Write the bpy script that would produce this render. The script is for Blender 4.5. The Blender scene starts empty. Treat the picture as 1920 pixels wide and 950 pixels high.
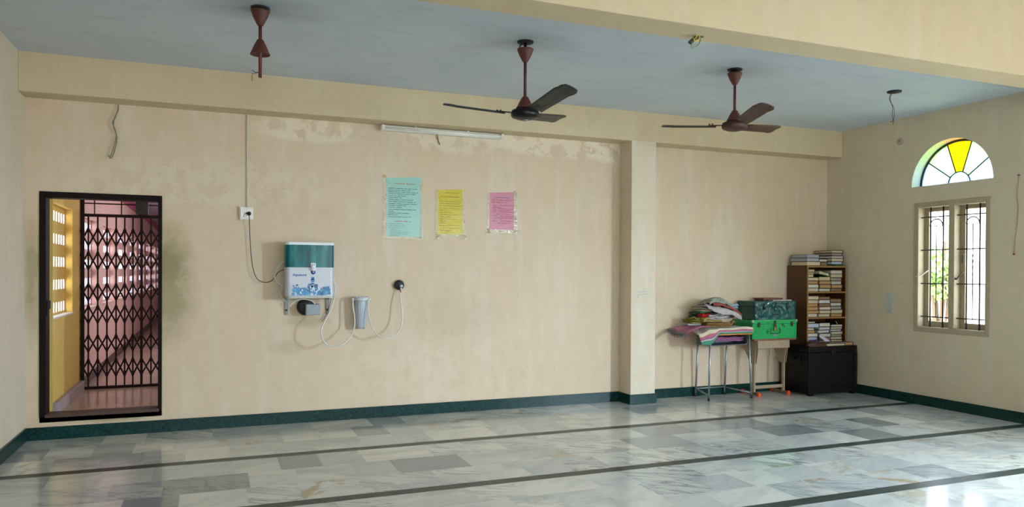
import bpy, bmesh, math, random
from mathutils import Vector, Matrix, noise

C = bpy.context.scene.collection
PI = math.pi

# ------------------------------------------------------------------ camera
F, YAW, PITCH, ROLL, CYP = 1404.8, .3833, -.0066, .0047, 521.5
def cam_axes():
    cy, sy, cp, sp = math.cos(YAW), math.sin(YAW), math.cos(PITCH), math.sin(PITCH)
    w = Vector((sy*cp, cy*cp, sp)); r = Vector((cy, -sy, 0)); u = r.cross(w)
    c, s = math.cos(ROLL), math.sin(ROLL)
    return c*r+s*u, -s*r+c*u, w
RX, UP, FW = cam_axes()
EYE = Vector((0, 0, 1.6))
cam = bpy.data.cameras.new('camera'); camo = bpy.data.objects.new('camera', cam); C.objects.link(camo)
camo.matrix_world = Matrix(((RX.x, UP.x, -FW.x, EYE.x), (RX.y, UP.y, -FW.y, EYE.y), (RX.z, UP.z, -FW.z, EYE.z), (0, 0, 0, 1)))
cam.sensor_width = 36; cam.lens = 36*F/1920; cam.shift_y = (CYP-475)/1920; cam.clip_start = .05; cam.clip_end = 300
bpy.context.scene.camera = camo

def P(ax, val, px, py):
    """world point where the sight line of a measured spot meets the plane ax = val"""
    d = FW + RX*((px-960)/F) + UP*((CYP-py)/F)
    i = 'xyz'.index(ax)
    return EYE + d*((val-EYE[i])/d[i])

# ------------------------------------------------------------------ world, sun, lights, exposure
sc = bpy.context.scene
sc.view_settings.view_transform = 'Standard'; sc.view_settings.look = 'None'
sc.view_settings.exposure = 0.0; sc.view_settings.gamma = 1; sc.view_settings.use_curve_mapping = False
sc.cycles.use_denoising = True
sc.cycles.max_bounces = 8; sc.cycles.diffuse_bounces = 5; sc.cycles.glossy_bounces = 3
sc.cycles.sample_clamp_indirect = 6
wd = bpy.data.worlds.new('sky'); sc.world = wd; wd.use_nodes = True
nt = wd.node_tree; nt.nodes.clear()
tc = nt.nodes.new('ShaderNodeTexCoord'); sx = nt.nodes.new('ShaderNodeSeparateXYZ'); rp = nt.nodes.new('ShaderNodeValToRGB')
bg = nt.nodes.new('ShaderNodeBackground'); ow = nt.nodes.new('ShaderNodeOutputWorld')
nt.links.new(tc.outputs['Generated'], sx.inputs[0]); nt.links.new(sx.outputs['Z'], rp.inputs[0])
nt.links.new(rp.outputs[0], bg.inputs[0]); nt.links.new(bg.outputs[0], ow.inputs[0])
rp.color_ramp.elements[0].position = 0; rp.color_ramp.elements[0].color = (.95, .97, 1, 1)
rp.color_ramp.elements[1].position = 1; rp.color_ramp.elements[1].color = (.62, .78, 1, 1)
bg.inputs[1].default_value = 11

def area(name, loc, rot, sx_, sy_, power, col, spread=180):
    l = bpy.data.lights.new(name, 'AREA'); l.shape = 'RECTANGLE'; l.size = sx_; l.size_y = sy_; l.energy = power; l.color = col; l.spread = math.radians(spread)
    o = bpy.data.objects.new(name, l); C.objects.link(o); o.location = loc; o.rotation_euler = rot
    return o
DAY = (.66, .84, 1.0)
# daylight standing in the openings of the side wall and the front wall, behind the photographer;
# sky light comes from above, so every opening sends it inwards and down
TILT = math.radians(48)
area('daylight_side_window', (8.2, 3.0, 1.75), (0, PI/2-TILT, 0), 1.5, 1.0, 24, DAY, 120)
area('daylight_side_window_near', (8.15, .6, 1.75), Vector((-.6, .66, -.52)).to_track_quat('-Z', 'Y').to_euler(), .7, 1.1, 228, DAY, 96)
area('daylight_front_window', (0.2, -2.95, 1.85), (PI/2-TILT, 0, 0), 1.6, 1.7, 4, DAY, 116)
area('daylight_front_window_mid', (3.2, -2.95, 1.85), (PI/2-TILT, 0, 0), 1.6, 1.7, 4, DAY, 116)
area('daylight_front_window_far', (6.2, -2.95, 1.85), (PI/2-TILT, 0, 0), 1.6, 1.7, 4, DAY, 116)
area('corridor_fill_lamp', (.95, 12.8, 2.1), (0, PI/2, 0), 1.2, 5, 60, (1, .96, .95))  # added lamp to brighten the corridor; the wall behind it has no opening
area('corridor_fill_lamp_near', (.95, 9.25, 2.1), (0, PI/2, 0), 1.2, 1.2, 12, (1, .98, .95))  # likewise added, for the stretch between door and gate
sl = bpy.data.lights.new('sun', 'SUN'); sl.energy = 16; sl.angle = .02; sl.color = (1, .96, .88)
so = bpy.data.objects.new('sun', sl); C.objects.link(so)
so.rotation_euler = Vector((0, -1, -1.3)).to_track_quat('-Z', 'Y').to_euler()

# ------------------------------------------------------------------ materials
def lin(c):
    return c/12.92 if c <= .04045 else ((c+.055)/1.055)**2.4
def hx(h, a=1):
    h = h.lstrip('#'); return tuple(lin(int(h[i:i+2], 16)/255) for i in (0, 2, 4))+(a,)
class NT:
    def __init__(s, name):
        s.m = bpy.data.materials.new(name); s.m.use_nodes = True; s.t = s.m.node_tree
        s.b = s.t.nodes['Principled BSDF']
    def n(s, typ, **k):
        o = s.t.nodes.new(typ)
        for a, v in k.items(): setattr(o, a, v)
        return o
    def l(s, a, b): s.t.links.new(a, b)
    def coord(s): return s.n('ShaderNodeTexCoord').outputs['Object']
    def noise(s, vec, scale, detail=4, rough=.55, stretch=None, dist=0):
        if stretch:
            mp = s.n('ShaderNodeMapping'); s.l(vec, mp.inputs[0]); mp.inputs['Scale'].default_value = stretch; vec = mp.outputs[0]
        t = s.n('ShaderNodeTexNoise'); s.l(vec, t.inputs['Vector']); t.inputs['Scale'].default_value = scale
        t.inputs['Detail'].default_value = detail; t.inputs['Roughness'].default_value = rough; t.inputs['Distortion'].default_value = dist
        return t.outputs[0]
    def ramp(s, fac, stops, interp='LINEAR'):
        r = s.n('ShaderNodeValToRGB'); s.l(fac, r.inputs[0]); e = r.color_ramp.elements; r.color_ramp.interpolation = interp
        while len(e) < len(stops): e.new(.5)
        for i, (p, c) in enumerate(stops):
            e[i].position = p; e[i].color = c if len(c) == 4 else tuple(c)+(1,)
        return r.outputs[0]
    def mix(s, fac, a, b, mode='MIX'):
        m = s.n('ShaderNodeMix', data_type='RGBA', blend_type=mode)
        if isinstance(fac, (int, float)): m.inputs[0].default_value = fac
        else: s.l(fac, m.inputs[0])
        for v, i in ((a, 6), (b, 7)):
            if isinstance(v, tuple): m.inputs[i].default_value = v
            else: s.l(v, m.inputs[i])
        return m.outputs[2]
    def math(s, op, a, b=None, clamp=False):
        m = s.n('ShaderNodeMath', operation=op, use_clamp=clamp)
        for v, i in ((a, 0), (b, 1)):
            if v is None: continue
            if isinstance(v, (int, float)): m.inputs[i].default_value = v
            else: s.l(v, m.inputs[i])
        return m.outputs[0]
    def bump(s, h, strength=.2, dist=.01):
        b = s.n('ShaderNodeBump'); b.inputs['Strength'].default_value = strength; b.inputs['Distance'].default_value = dist
        s.l(h, b.inputs['Height']); s.l(b.outputs[0], s.b.inputs['Normal'])
    def base(s, c):
        if isinstance(c, tuple): s.b.inputs['Base Color'].default_value = c
        else: s.l(c, s.b.inputs['Base Color'])
W1 = (1, 1, 1, 1); K0 = (0, 0, 0, 1)
_mc = {}
def flat(hexc, rough=.6, metal=0, var=.12, scale=25, spec=.5, bumps=0):
    """painted / plastic / cloth surface with light mottling"""
    key = (hexc, rough, metal, var, scale, spec, bumps)
    if key in _mc: return _mc[key]
    t = NT('surface_'+hexc.strip('#')); c = hx(hexc)
    co = t.coord(); n = t.noise(co, scale, 4)
    d = tuple(x*(1-var) for x in c[:3])+(1,); e = tuple(min(1, x*(1+var)) for x in c[:3])+(1,)
    t.base(t.ramp(n, [(.3, d), (.7, e)])); t.b.inputs['Roughness'].default_value = rough; t.b.inputs['Metallic'].default_value = metal
    t.b.inputs['Specular IOR Level'].default_value = spec
    if bumps: t.bump(n, bumps, .01)
    _mc[key] = t.m; return t.m

def box_mask(t, co, cx, cz, rx, rz, ax='X', soft=1.0):
    s = t.n('ShaderNodeSeparateXYZ'); t.l(co, s.inputs[0])
    a = t.math('DIVIDE', t.math('SUBTRACT', s.outputs[ax], cx), rx); b = t.math('DIVIDE', t.math('SUBTRACT', s.outputs['Z'], cz), rz)
    r = t.math('SQRT', t.math('ADD', t.math('MULTIPLY', a, a), t.math('MULTIPLY', b, b)))
    return t.math('SUBTRACT', 1.0, r, True)

def wall_mat(name, c1, c2, c3, stains=(), flakes=(), stain_col='#7C7348'):
    t = NT(name); co = t.coord()
    n1 = t.noise(co, 1.1, 5, .6); n2 = t.noise(co, 7, 6, .65); n3 = t.noise(co, 60, 3, .5); n4 = t.noise(co, 2.4, 5, .6, stretch=(2.2, 2.2, .35))
    col = t.ramp(n1, [(.25, hx(c1)), (.75, hx(c2))])
    col = t.mix(t.ramp(n4, [(.5, K0), (.72, (.55,)*3)]), col, hx(c3))
    col = t.mix(t.ramp(n2, [(.3, (.10,)*3), (.55, K0)]), col, hx('#9A8C6C'))
    col = t.mix(t.ramp(n3, [(.35, (.06,)*3), (.6, K0)]), col, hx('#857757'))
    sp = t.noise(co, 16, 2, .5); col = t.mix(t.ramp(sp, [(.72, K0), (.78, (.15,)*3)]), col, hx('#8C8060'))
    for (cx, cz, rx, rz, amt) in flakes:
        m = box_mask(t, co, cx, cz, rx, rz)
        f = t.math('MULTIPLY', t.ramp(n2, [(.44, K0), (.50, (amt,)*3)]), t.ramp(m, [(.05, K0), (.35, W1)]))
        col = t.mix(f, col, hx('#E8DFC8'))
    for (cx, cz, rx, rz, amt) in stains:
        m = box_mask(t, co, cx, cz, rx, rz)
        nz = t.noise(co, 5, 6, .7)
        k = t.math('MULTIPLY', m, t.math('MULTIPLY', nz, 2.0))
        f = t.math('MULTIPLY', t.ramp(k, [(.15, K0), (.75, W1)]), amt)
        col = t.mix(f, col, hx(stain_col))
    t.base(col); t.b.inputs['Roughness'].default_value = .75; t.b.inputs['Specular IOR Level'].default_value = .3
    t.bump(n2, .15, .01); return t.m
M_WALLB = wall_mat('limewash_back_wall', '#D1BC9D', '#D5C2A8', '#DBCFC0',
    stains=[(-.42, 1.45, .42, .85, .6), (-.40, 1.75, .3, .45, .4), (-1.56, 1.5, .12, .8, .5), (.95, 1.08, .35, .1, .35), (1.96, 1.46, .11, .1, .6),
            (-.9, .17, .6, .06, .55), (.75, .80, .25, .12, .22), (2.6, 1.1, .8, .5, .12), (.9, 1.22, .25, .16, .35)],
    flakes=[(3.9, 3.17, 1.0, .2, .5), (2.6, 3.15, .8, .22, .35), (1.0, 3.12, .7, .16, .45), (4.6, 3.15, .4, .2, .6), (.0, 2.5, 1.5, .3, .18), (2.5, .5, 1.6, .5, .08)])
M_WALL = wall_mat('limewash_wall', '#D0C3AB', '#D6CAB6', '#D8D0C2')
M_WALLR = wall_mat('limewash_side_wall', '#CDC0A2', '#D3C8AE', '#D6CDBA')
M_BEAM = wall_mat('limewash_beam', '#CAB793', '#D0BF9E', '#D4C7AC')
M_PIL = wall_mat('limewash_pilaster', '#D2C4A8', '#D8CCB6', '#DEDACE')
def ceiling_mat():
    t = NT('blue_grey_ceiling_paint'); co = t.coord()
    n = t.noise(co, 1.2, 5, .6); m = t.noise(co, 5, 5, .6, stretch=(.35, 1.6, 1)); c = t.ramp(n, [(.3, hx('#BFC9D4')), (.7, hx('#CAD3DB'))])
    c = t.mix(t.ramp(m, [(.52, K0), (.75, (.22,)*3)]), c, hx('#8A96A4'))
    for (x, y) in ((.349, 5.97), (2.515, 5.955), (4.733, 5.964)):
        s = t.n('ShaderNodeSeparateXYZ'); t.l(co, s.inputs[0])
        a = t.math('DIVIDE', t.math('SUBTRACT', s.outputs['X'], x), .75); b = t.math('DIVIDE', t.math('SUBTRACT', s.outputs['Y'], y), .45)
        r = t.math('SUBTRACT', 1.0, t.math('SQRT', t.math('ADD', t.math('MULTIPLY', a, a), t.math('MULTIPLY', b, b))), True)
        k = t.math('MULTIPLY', r, t.noise(co, 3, 4, .6, stretch=(.5, 2, 1)))
        c = t.mix(t.ramp(k, [(.1, K0), (.6, (.55,)*3)]), c, hx('#66707A'))
    t.base(c); t.b.inputs['Roughness'].default_value = .7; t.bump(m, .08, .01); return t.m
M_CEIL = ceiling_mat()
def marble_mat():
    t = NT('white_grey_marble_tiles'); co = t.coord()
    at = t.n('ShaderNodeAttribute', attribute_name='tile'); s = t.n('ShaderNodeSeparateColor'); t.l(at.outputs['Color'], s.inputs[0])
    tone, r2, r3 = s.outputs[0], s.outputs[1], s.outputs[2]
    off = t.n('ShaderNodeVectorMath', operation='SCALE'); t.l(at.outputs['Color'], off.inputs[0]); off.inputs['Scale'].default_value = 37
    ad = t.n('ShaderNodeVectorMath', operation='ADD'); t.l(co, ad.inputs[0]); t.l(off.outputs[0], ad.inputs[1])
    rot = t.n('ShaderNodeMapping'); t.l(ad.outputs[0], rot.inputs[0])
    cmb = t.n('ShaderNodeCombineXYZ'); t.l(t.math('MULTIPLY', t.math('SUBTRACT', r2, .5), 1.6), cmb.inputs[2]); t.l(cmb.outputs[0], rot.inputs['Rotation'])
    v = rot.outputs[0]
    base = t.ramp(tone, [(0, hx('#7E8789')), (.10, hx('#949A9B')), (.22, hx('#B2B6B4')), (.5, hx('#C5C7C2')), (.8, hx('#D0D0C8')), (1, hx('#DAD6CB'))])
    cl = t.noise(v, 3.2, 5, .6, stretch=(.6, 1.8, 1)); base = t.mix(t.ramp(cl, [(.45, K0), (.75, (.5,)*3)]), base, hx('#8E9693'))
    vn = t.noise(v, 2.4, 6, .62, stretch=(.5, 2.0, 1), dist=1.2)
    vein = t.ramp(vn, [(.455, K0), (.50, W1), (.535, K0)])
    amt = t.ramp(r2, [(0, (.04,)*3), (.6, (.12,)*3), (.85, (.5,)*3), (1, (.85,)*3)])
    base = t.mix(t.math('MULTIPLY', vein, amt), base, hx('#566062')); big = t.noise(v, 1.3, 4, .6, stretch=(.6, 1.6, 1), dist=.6)
    base = t.mix(t.math('MULTIPLY', t.ramp(big, [(.42, K0), (.62, (.6,)*3)]), t.ramp(r3, [(.45, K0), (.6, W1)])), base, hx('#98A0A2'))
    oc = t.noise(v, 1.7, 5, .7, dist=.8); occ = t.math('MULTIPLY', t.ramp(oc, [(.54, K0), (.62, W1)]), t.ramp(r3, [(.74, K0), (.86, (.75,)*3)]))
    base = t.mix(occ, base, hx('#9C8458'))
    t.base(base); t.b.inputs['Roughness'].default_value = .13; t.b.inputs['Specular IOR Level'].default_value = .55
    t.l(t.ramp(t.noise(co, 4, 4, .6), [(.3, (.10,)*3), (.8, (.19,)*3)]), t.b.inputs['Roughness'])
    return t.m
M_MARBLE = marble_mat()
def green_marble(name, a, b, v):
    t = NT(name); co = t.coord(); n = t.noise(co, 6, 6, .7, dist=1.5); m = t.noise(co, 14, 6, .7, dist=2)
    c = t.ramp(n, [(.35, hx(a)), (.7, hx(b))]); c = t.mix(t.ramp(m, [(.47, K0), (.5, (.55,)*3), (.53, K0)]), c, hx(v))
    t.base(c); t.b.inputs['Roughness'].default_value = .3; t.b.inputs['Specular IOR Level'].default_value = .18; return t.m
M_GREEN = green_marble('green_marble_skirting', '#04201F', '#083431', '#2C5F58')
M_STRIPE = green_marble('dark_green_marble_stripe', '#1F2A28', '#3A4542', '#56625E')
M_GROUT = flat('#8F9690', .4)
def wood_mat(name, a, b, rough=.5, stretch=(6, 6, .8), sc_=6):
    t = NT(name); co = t.coord(); n = t.noise(co, sc_, 6, .6, stretch=stretch, dist=.6)
    t.base(t.ramp(n, [(.3, hx(a)), (.7, hx(b))])); t.b.inputs['Roughness'].default_value = rough; t.bump(n, .1, .005); return t.m
M_SHELF = wood_mat('brown_bookcase_board', '#402309', '#5A3510', .45, (3, 3, 1.5))
M_SHELFEDGE = wood_mat('worn_board_edge', '#87602F', '#A07846', .55, (8, 8, 8))
M_CHEST = wood_mat('dark_stained_chest_wood', '#0B0505', '#130A09', .45, (1.2, 6, 6)); M_CHEST.node_tree.nodes['Principled BSDF'].inputs['Specular IOR Level'].default_value = .25
M_ORANGE = wood_mat('varnished_desk_top', '#B8701E', '#D08C34', .35, (1, 6, 6))
M_DESKWOOD = wood_mat('reddish_desk_top', '#7A4C3C', '#9A6A56', .3, (1, 6, 6))
M_RUST = flat('#5A2A20', .5, 0, .25, 18); M_RUSTDK = flat('#43201A', .5, 0, .2)
M_BLACK = flat('#0C0C0E', .35, 0, .12, 25, .3); M_BLACKM = flat('#1B1A1A', .6)
M_IRON = flat('#1E0D0D', .6, 0, .12, 25, .2); M_FRAME = flat('#120908', .6, 0, .12, 25, .15)
M_GRILL = flat('#26262C', .5)
M_WINFR = flat('#A99D82', .5, 0, .06, 12)
M_WHITE = flat('#DCDCD4', .35, 0, .04); M_TUBE = flat('#E8E6DC', .25, 0, .02); M_HOSE = flat('#D2D0C6', .35, 0, .03)
M_GREYPL = flat('#8E999B', .45); M_STEEL = flat('#9BA3A3', .35, .75, .15, 40)
M_SWPL = flat('#B9BDB6', .5)
M_BEIGE = flat('#A48F74', .5, 0, .1, 14)
M_YELWALL = wall_mat('yellow_corridor_paint', '#CFAE58', '#D4B564', '#D3BC82')
M_PINKWALL = wall_mat('pink_corridor_paint', '#C6A29E', '#CDAAA4', '#CBABA4')
def terracotta():
    t = NT('corridor_terrazzo_floor'); co = t.coord(); n = t.noise(co, 30, 4, .6); m = t.noise(co, 3, 4, .6)
    c = t.ramp(n, [(.3, hx('#A88E80')), (.7, hx('#C0A898'))]); c = t.mix(t.ramp(m, [(.4, K0), (.7, (.4,)*3)]), c, hx('#9C8272'))
    t.base(c); t.b.inputs['Roughness'].default_value = .18; return t.m
M_TERRA = terracotta()
M_SKIRTGREY = flat('#A08F92', .5, 0, .1, 8)

# ------------------------------------------------------------------ mesh builder
class MB:
    def __init__(s): s.bm = bmesh.new(); s.mi = 0
    def _fin(s, vs):
        pass
    def quad(s, pts, mi=None):
        f = s.bm.faces.new([s.bm.verts.new(Vector(p)) for p in pts]); f.material_index = s.mi if mi is None else mi; return f
    def hull(s, bot, top):
        """prism between two equal loops"""
        a = [s.bm.verts.new(Vector(p)) for p in bot]; b = [s.bm.verts.new(Vector(p)) for p in top]; n = len(a)
        fs = [s.bm.faces.new(list(reversed(a))), s.bm.faces.new(b)]
        for i in range(n): fs.append(s.bm.faces.new((a[i], a[(i+1) % n], b[(i+1) % n], b[i])))
        for f in fs: f.material_index = s.mi
        return fs
    def box(s, x0, x1, y0, y1, z0, z1, bev=0, mat=None, seg=1):
        n0 = len(s.bm.verts)
        bm2 = bmesh.new(); bmesh.ops.create_cube(bm2, size=1)
        for v in bm2.verts: v.co = Vector(((x0+x1)/2+v.co.x*(x1-x0), (y0+y1)/2+v.co.y*(y1-y0), (z0+z1)/2+v.co.z*(z1-z0)))
        if bev: bmesh.ops.bevel(bm2, geom=list(bm2.edges), offset=bev, segments=seg, affect='EDGES', profile=.5)
        s.add(bm2, mat)
    def add(s, bm2, mat=None, smooth=False):
        mp = {}
        for v in bm2.verts: mp[v] = s.bm.verts.new(mat @ v.co if mat is not None else v.co)
        for f in bm2.faces:
            try:
                g = s.bm.faces.new([mp[v] for v in f.verts]); g.material_index = s.mi; g.smooth = f.smooth or smooth
            except ValueError: pass
        bm2.free()
    def bar(s, a, b, w, h=None, up=(0, 0, 1)):
        a, b = Vector(a), Vector(b); h = h or w; d = (b-a).normalized(); u = Vector(up)
        if abs(d.dot(u)) > .98: u = Vector((0, 1, 0))
        x = d.cross(u).normalized()*w/2; y = x.cross(d).normalized()*h/2
        s.hull([a-x-y, a+x-y, a+x+y, a-x+y], [b-x-y, b+x-y, b+x+y, b-x+y])
    def tube(s, pts, r, seg=8, caps=True, rs=None):
        pts = [Vector(p) for p in pts]; rings = []; n = len(pts); prev = None
        for i, p in enumerate(pts):
            d = (pts[min(i+1, n-1)]-pts[max(i-1, 0)]).normalized()
            if prev is None:
                u = Vector((0, 0, 1)) if abs(d.z) < .9 else Vector((1, 0, 0)); x = d.cross(u).normalized()
            else:
                x = (prev-d*prev.dot(d)).normalized()
            prev = x; y = d.cross(x); rr = rs[i] if rs else r
            rings.append([s.bm.verts.new(p+(x*math.cos(2*PI*k/seg)+y*math.sin(2*PI*k/seg))*rr) for k in range(seg)])
        for i in range(n-1):
            for k in range(seg):
                f = s.bm.faces.new((rings[i][k], rings[i][(k+1) % seg], rings[i+1][(k+1) % seg], rings[i+1][k])); f.smooth = True; f.material_index = s.mi
        if caps:
            for rg, rev in ((rings[0], True), (rings[-1], False)):
                f = s.bm.faces.new(list(reversed(rg)) if rev else rg); f.material_index = s.mi
    def lathe(s, prof, c=(0, 0, 0), seg=28, axis='Z', smooth=True):
        """profile of (radius, height); closed onto the axis where radius is 0"""
        c = Vector(c); rings = []
        for r, h in prof:
            ring = []
            for k in range(seg if r > 0 else 1):
                a = 2*PI*k/seg
                if axis == 'Z': p = Vector((r*math.cos(a), r*math.sin(a), h))
                elif axis == 'Y': p = Vector((r*math.cos(a), h, r*math.sin(a)))
                else: p = Vector((h, r*math.cos(a), r*math.sin(a)))
                ring.append(s.bm.verts.new(c+p))
            rings.append(ring)
        for a, b in zip(rings, rings[1:]):
            if len(a) == 1 and len(b) == 1: continue
            for k in range(seg):
                k2 = (k+1) % seg
                vs = [a[0], b[k2], b[k]] if len(a) == 1 else ([a[k], a[k2], b[0]] if len(b) == 1 else [a[k], a[k2], b[k2], b[k]])
                f = s.bm.faces.new(vs); f.smooth = smooth; f.material_index = s.mi
    def build(s, name, mats, parent=None, **props):
        bmesh.ops.recalc_face_normals(s.bm, faces=list(s.bm.faces))
        me = bpy.data.meshes.new(name); s.bm.to_mesh(me); s.bm.free()
        for m in (mats if isinstance(mats, (list, tuple)) else [mats]): me.materials.append(m)
        o = bpy.data.objects.new(name, me); C.objects.link(o)
        if parent: o.parent = parent; o.matrix_parent_inverse = Matrix.Translation(-parent_loc(parent))
        for k, v in props.items(): o[k] = v
        return o
def parent_loc(p):
    v = Vector(p.location)
    while p.parent: p = p.parent; v = v+Vector(p.location)
    return v
# things: geometry is written in world coordinates; the Empty sits at the base of the thing
def thing(name, label, cat, loc, group=None):
    o = bpy.data.objects.new(name, None); o.empty_display_size = .05; C.objects.link(o); o.location = loc
    o['label'] = label; o['category'] = cat
    if group: o['group'] = group
    return o
def tag(o, label, cat, group=None):
    o['label'] = label; o['category'] = cat
    if group: o['group'] = group
    return o
def part(mb, name, mat, parent, label=None):
    """child mesh built in world coordinates under a thing (or part) at any place"""
    me = bpy.data.meshes.new(name); bmesh.ops.recalc_face_normals(mb.bm, faces=list(mb.bm.faces)); mb.bm.to_mesh(me); mb.bm.free()
    for m in (mat if isinstance(mat, (list, tuple)) else [mat]): me.materials.append(m)
    me.transform(Matrix.Translation(-parent_loc(parent)))
    o = bpy.data.objects.new(name, me); C.objects.link(o); o.parent = parent
    if label: o['label'] = label
    return o
def struct(mb, name, mat, parent=None):
    if parent: return part(mb, name, mat, parent)
    o = mb.build(name, mat); o['kind'] = 'structure'; return o
def spline(pts, n=6):
    pts = [Vector(p) for p in pts]; out = []
    for i in range(len(pts)-1):
        p0, p1, p2, p3 = pts[max(i-1, 0)], pts[i], pts[i+1], pts[min(i+2, len(pts)-1)]
        for k in range(n):
            t = k/n
            out.append(.5*((2*p1)+(p2-p0)*t+(2*p0-5*p1+4*p2-p3)*t*t+(3*p1-p0-3*p2+p3)*t**3))
    out.append(pts[-1]); return out

# ------------------------------------------------------------------ the hall
XL, XR, D, H, ZB, YB = -1.614, 8.165, 8.246, 3.593, 3.232, 7.9705
YF = -3.0; HN = 4.1; WT = .25
BY0, BY1 = 4.117, 4.395

# floor of single marble tiles with dark stripes
rnd = random.Random(11)
mb = MB(); lay = mb.bm.loops.layers.float_color.new('tile')
stripes = [6.828, 5.365, 4.125, 2.7, 1.3, -.1, -1.5]; SW = .118
def band(y0, y1, rows):
    h = (y1-y0)/rows
    for r in range(rows):
        x = XL-.02-rnd.random()*.4
        while x < XR+.02:
            w = rnd.choice((.33, .36, .36, .45, .6)); g = .0012
            a, b = max(x, XL-.02), min(x+w, XR+.02)
            if b-a > .01:
                f = mb.quad([(a+g, y0+r*h+g, 0), (b-g, y0+r*h+g, 0), (b-g, y0+(r+1)*h-g, 0), (a+g, y0+(r+1)*h-g, 0)], 0)
                tone = rnd.random()
                if tone < .09: tone = rnd.random()*.14
                else: tone = .25+.75*rnd.random()
                c = (tone, rnd.random(), rnd.random(), 1)
                for lp in f.loops: lp[lay] = c
            x += w
ys = [D+.02]+stripes
for i, sy in enumerate(stripes):
    top = ys[i]-(0 if i == 0 else SW/2); bot = sy+SW/2
    band(bot, top, 3)
    x = XL-.02
    while x < XR+.02:
        w = rnd.choice((.9, 1.2, .6)); mb.quad([(x, sy-SW/2, 0), (min(x+w, XR+.02), sy-SW/2, 0), (min(x+w, XR+.02), sy+SW/2, 0), (x, sy+SW/2, 0)], 1); x += w
band(YF-.02, stripes[-1]-SW/2, 3)
mb.quad([(XL-.02, YF-.02, -.001), (XR+.02, YF-.02, -.001), (XR+.02, D+.02, -.001), (XL-.02, D+.02, -.001)], 2)
mb.mi = 2; mb.box(XL-.02, XR+.02, YF-.02, D+.02, -.2, -.002)
struct(mb, 'floor', [M_MARBLE, M_STRIPE, M_GROUT])

mb = MB(); mb.box(XL-.2, XR+WT, BY1-.02, D+.2, H, H+.15); struct(mb, 'ceiling', M_CEIL)
mb = MB(); mb.box(XL-.2, XR+WT, YF-.2, BY0+.02, HN, HN+.15); struct(mb, 'ceiling', M_CEIL)

DX0, DX1, DZ0, DZ1 = -1.497, -.443, .212, 2.356
mb = MB()
mb.box(XL-.2, DX0, D, D+.2, -.1, H+.1); mb.box(DX1, XR+WT, D, D+.2, -.1, H+.1)
mb.box(DX0, DX1, D, D+.2, -.1, DZ0); mb.box(DX0, DX1, D, D+.2, DZ1, H+.1)
struct(mb, 'wall_back', M_WALLB)
mb = MB(); mb.box(XL-.2, XL, YF-.2, D, -.1, HN); struct(mb, 'wall_left', M_WALL)
mb = MB()
for x0, x1 in ((XL, -.7), (1.1, 2.3), (4.1, 5.3), (7.1, XR)): mb.box(x0, x1, YF-.2, YF, -.1, HN)
for x0, x1 in ((-.7, 1.1), (2.3, 4.1), (5.3, 7.1)):
    mb.box(x0, x1, YF-.2, YF, -.1, 1.0); mb.box(x0, x1, YF-.2, YF, 2.75, HN)
struct(mb, 'wall_front', M_WALL)
# right wall with rectangular openings and the half-round fanlight opening
AC, AR, AZ = 6.326, .528, 2.700          # fanlight centre (Y), radius, springing height
WY0, WY1, WZ0, WZ1 = 5.835, 6.785, .935, 2.465
mb = MB(); X0, X1 = XR, XR+WT
mb.box(X0, X1, YF-.2, .05, -.1, HN); mb.box(X0, X1, 1.15, 2.45, -.1, HN); mb.box(X0, X1, 3.55, AC-AR, -.1, HN); mb.box(X0, X1, AC+AR, D+.2, -.1, HN)
for a, b in ((.05, 1.15), (2.45, 3.55)):
    mb.box(X0, X1, a, b, -.1, .95); mb.box(X0, X1, a, b, 2.55, HN)
mb.box(X0, X1, AC-AR, AC+AR, -.1, WZ0); mb.box(X0, X1, AC-AR, WY0, WZ0, WZ1); mb.box(X0, X1, WY1, AC+AR, WZ0, WZ1)
mb.box(X0, X1, AC-AR, AC+AR, WZ1, AZ)
N = 40
for i in range(N):
    a0, a1 = PI-PI*i/N, PI-PI*(i+1)/N
    y0, z0, y1, z1 = AC+AR*math.cos(a0), AZ+AR*math.sin(a0), AC+AR*math.cos(a1), AZ+AR*math.sin(a1)
    mb.hull([(X0, y0, z0), (X0, y1, z1), (X0, y1, HN), (X0, y0, HN)], [(X1, y0, z0), (X1, y1, z1), (X1, y1, HN), (X1, y0, HN)])
struct(mb, 'wall_right', M_WALLR)

mb = MB(); mb.box(XL, XR, YB, D+.01, ZB, H+.01, .004); struct(mb, 'trim_1', M_BEAM)                      # beam over the back wall
mb = MB(); mb.box(4.788, 5.138, YB, D+.01, .1, ZB+.01, .004); pil_ = struct(mb, 'trim_2', M_PIL)               # pilaster under it
mb = MB(); mb.box(XL, XR, BY0, BY1, ZB, HN+.05, .004); struct(mb, 'trim_3', M_BEAM)                      # cross beam overhead
mb = MB()
for a, b in (((1196, 547), (1212, 546)), ((1196, 552), (1213, 551)), ((1196, 552), (1195, 560)), ((1195, 557), (1198, 557))):
    mb.bar(P('y', YB-.0005, *a), P('y', YB-.0005, *b), .008, .001, (0, 1, 0))
part(mb, 'pencil_mark', flat('#A9ADAE', .8), pil_, 'faint bluish mark rubbed on the paint')
BH, BT = .121, .018
mb = MB()
mb.box(XL, 4.79, D-BT, D, 0, BH, .002); mb.box(5.136, XR, D-BT, D, 0, BH, .002)
struct(mb, 'baseboard_back', M_GREEN)
mb = MB(); mb.box(4.788-BT, 5.138+BT, YB-BT, D-BT, 0, BH-.002, .002); struct(mb, 'baseboard_pilaster', M_GREEN)
mb = MB(); mb.box(XL, XL+BT, YF, D-BT, 0, BH, .002); struct(mb, 'baseboard_left', M_GREEN)
mb = MB(); mb.box(XR-BT, XR, YF, D-BT, 0, BH, .002); struct(mb, 'baseboard_right', M_GREEN)

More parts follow.
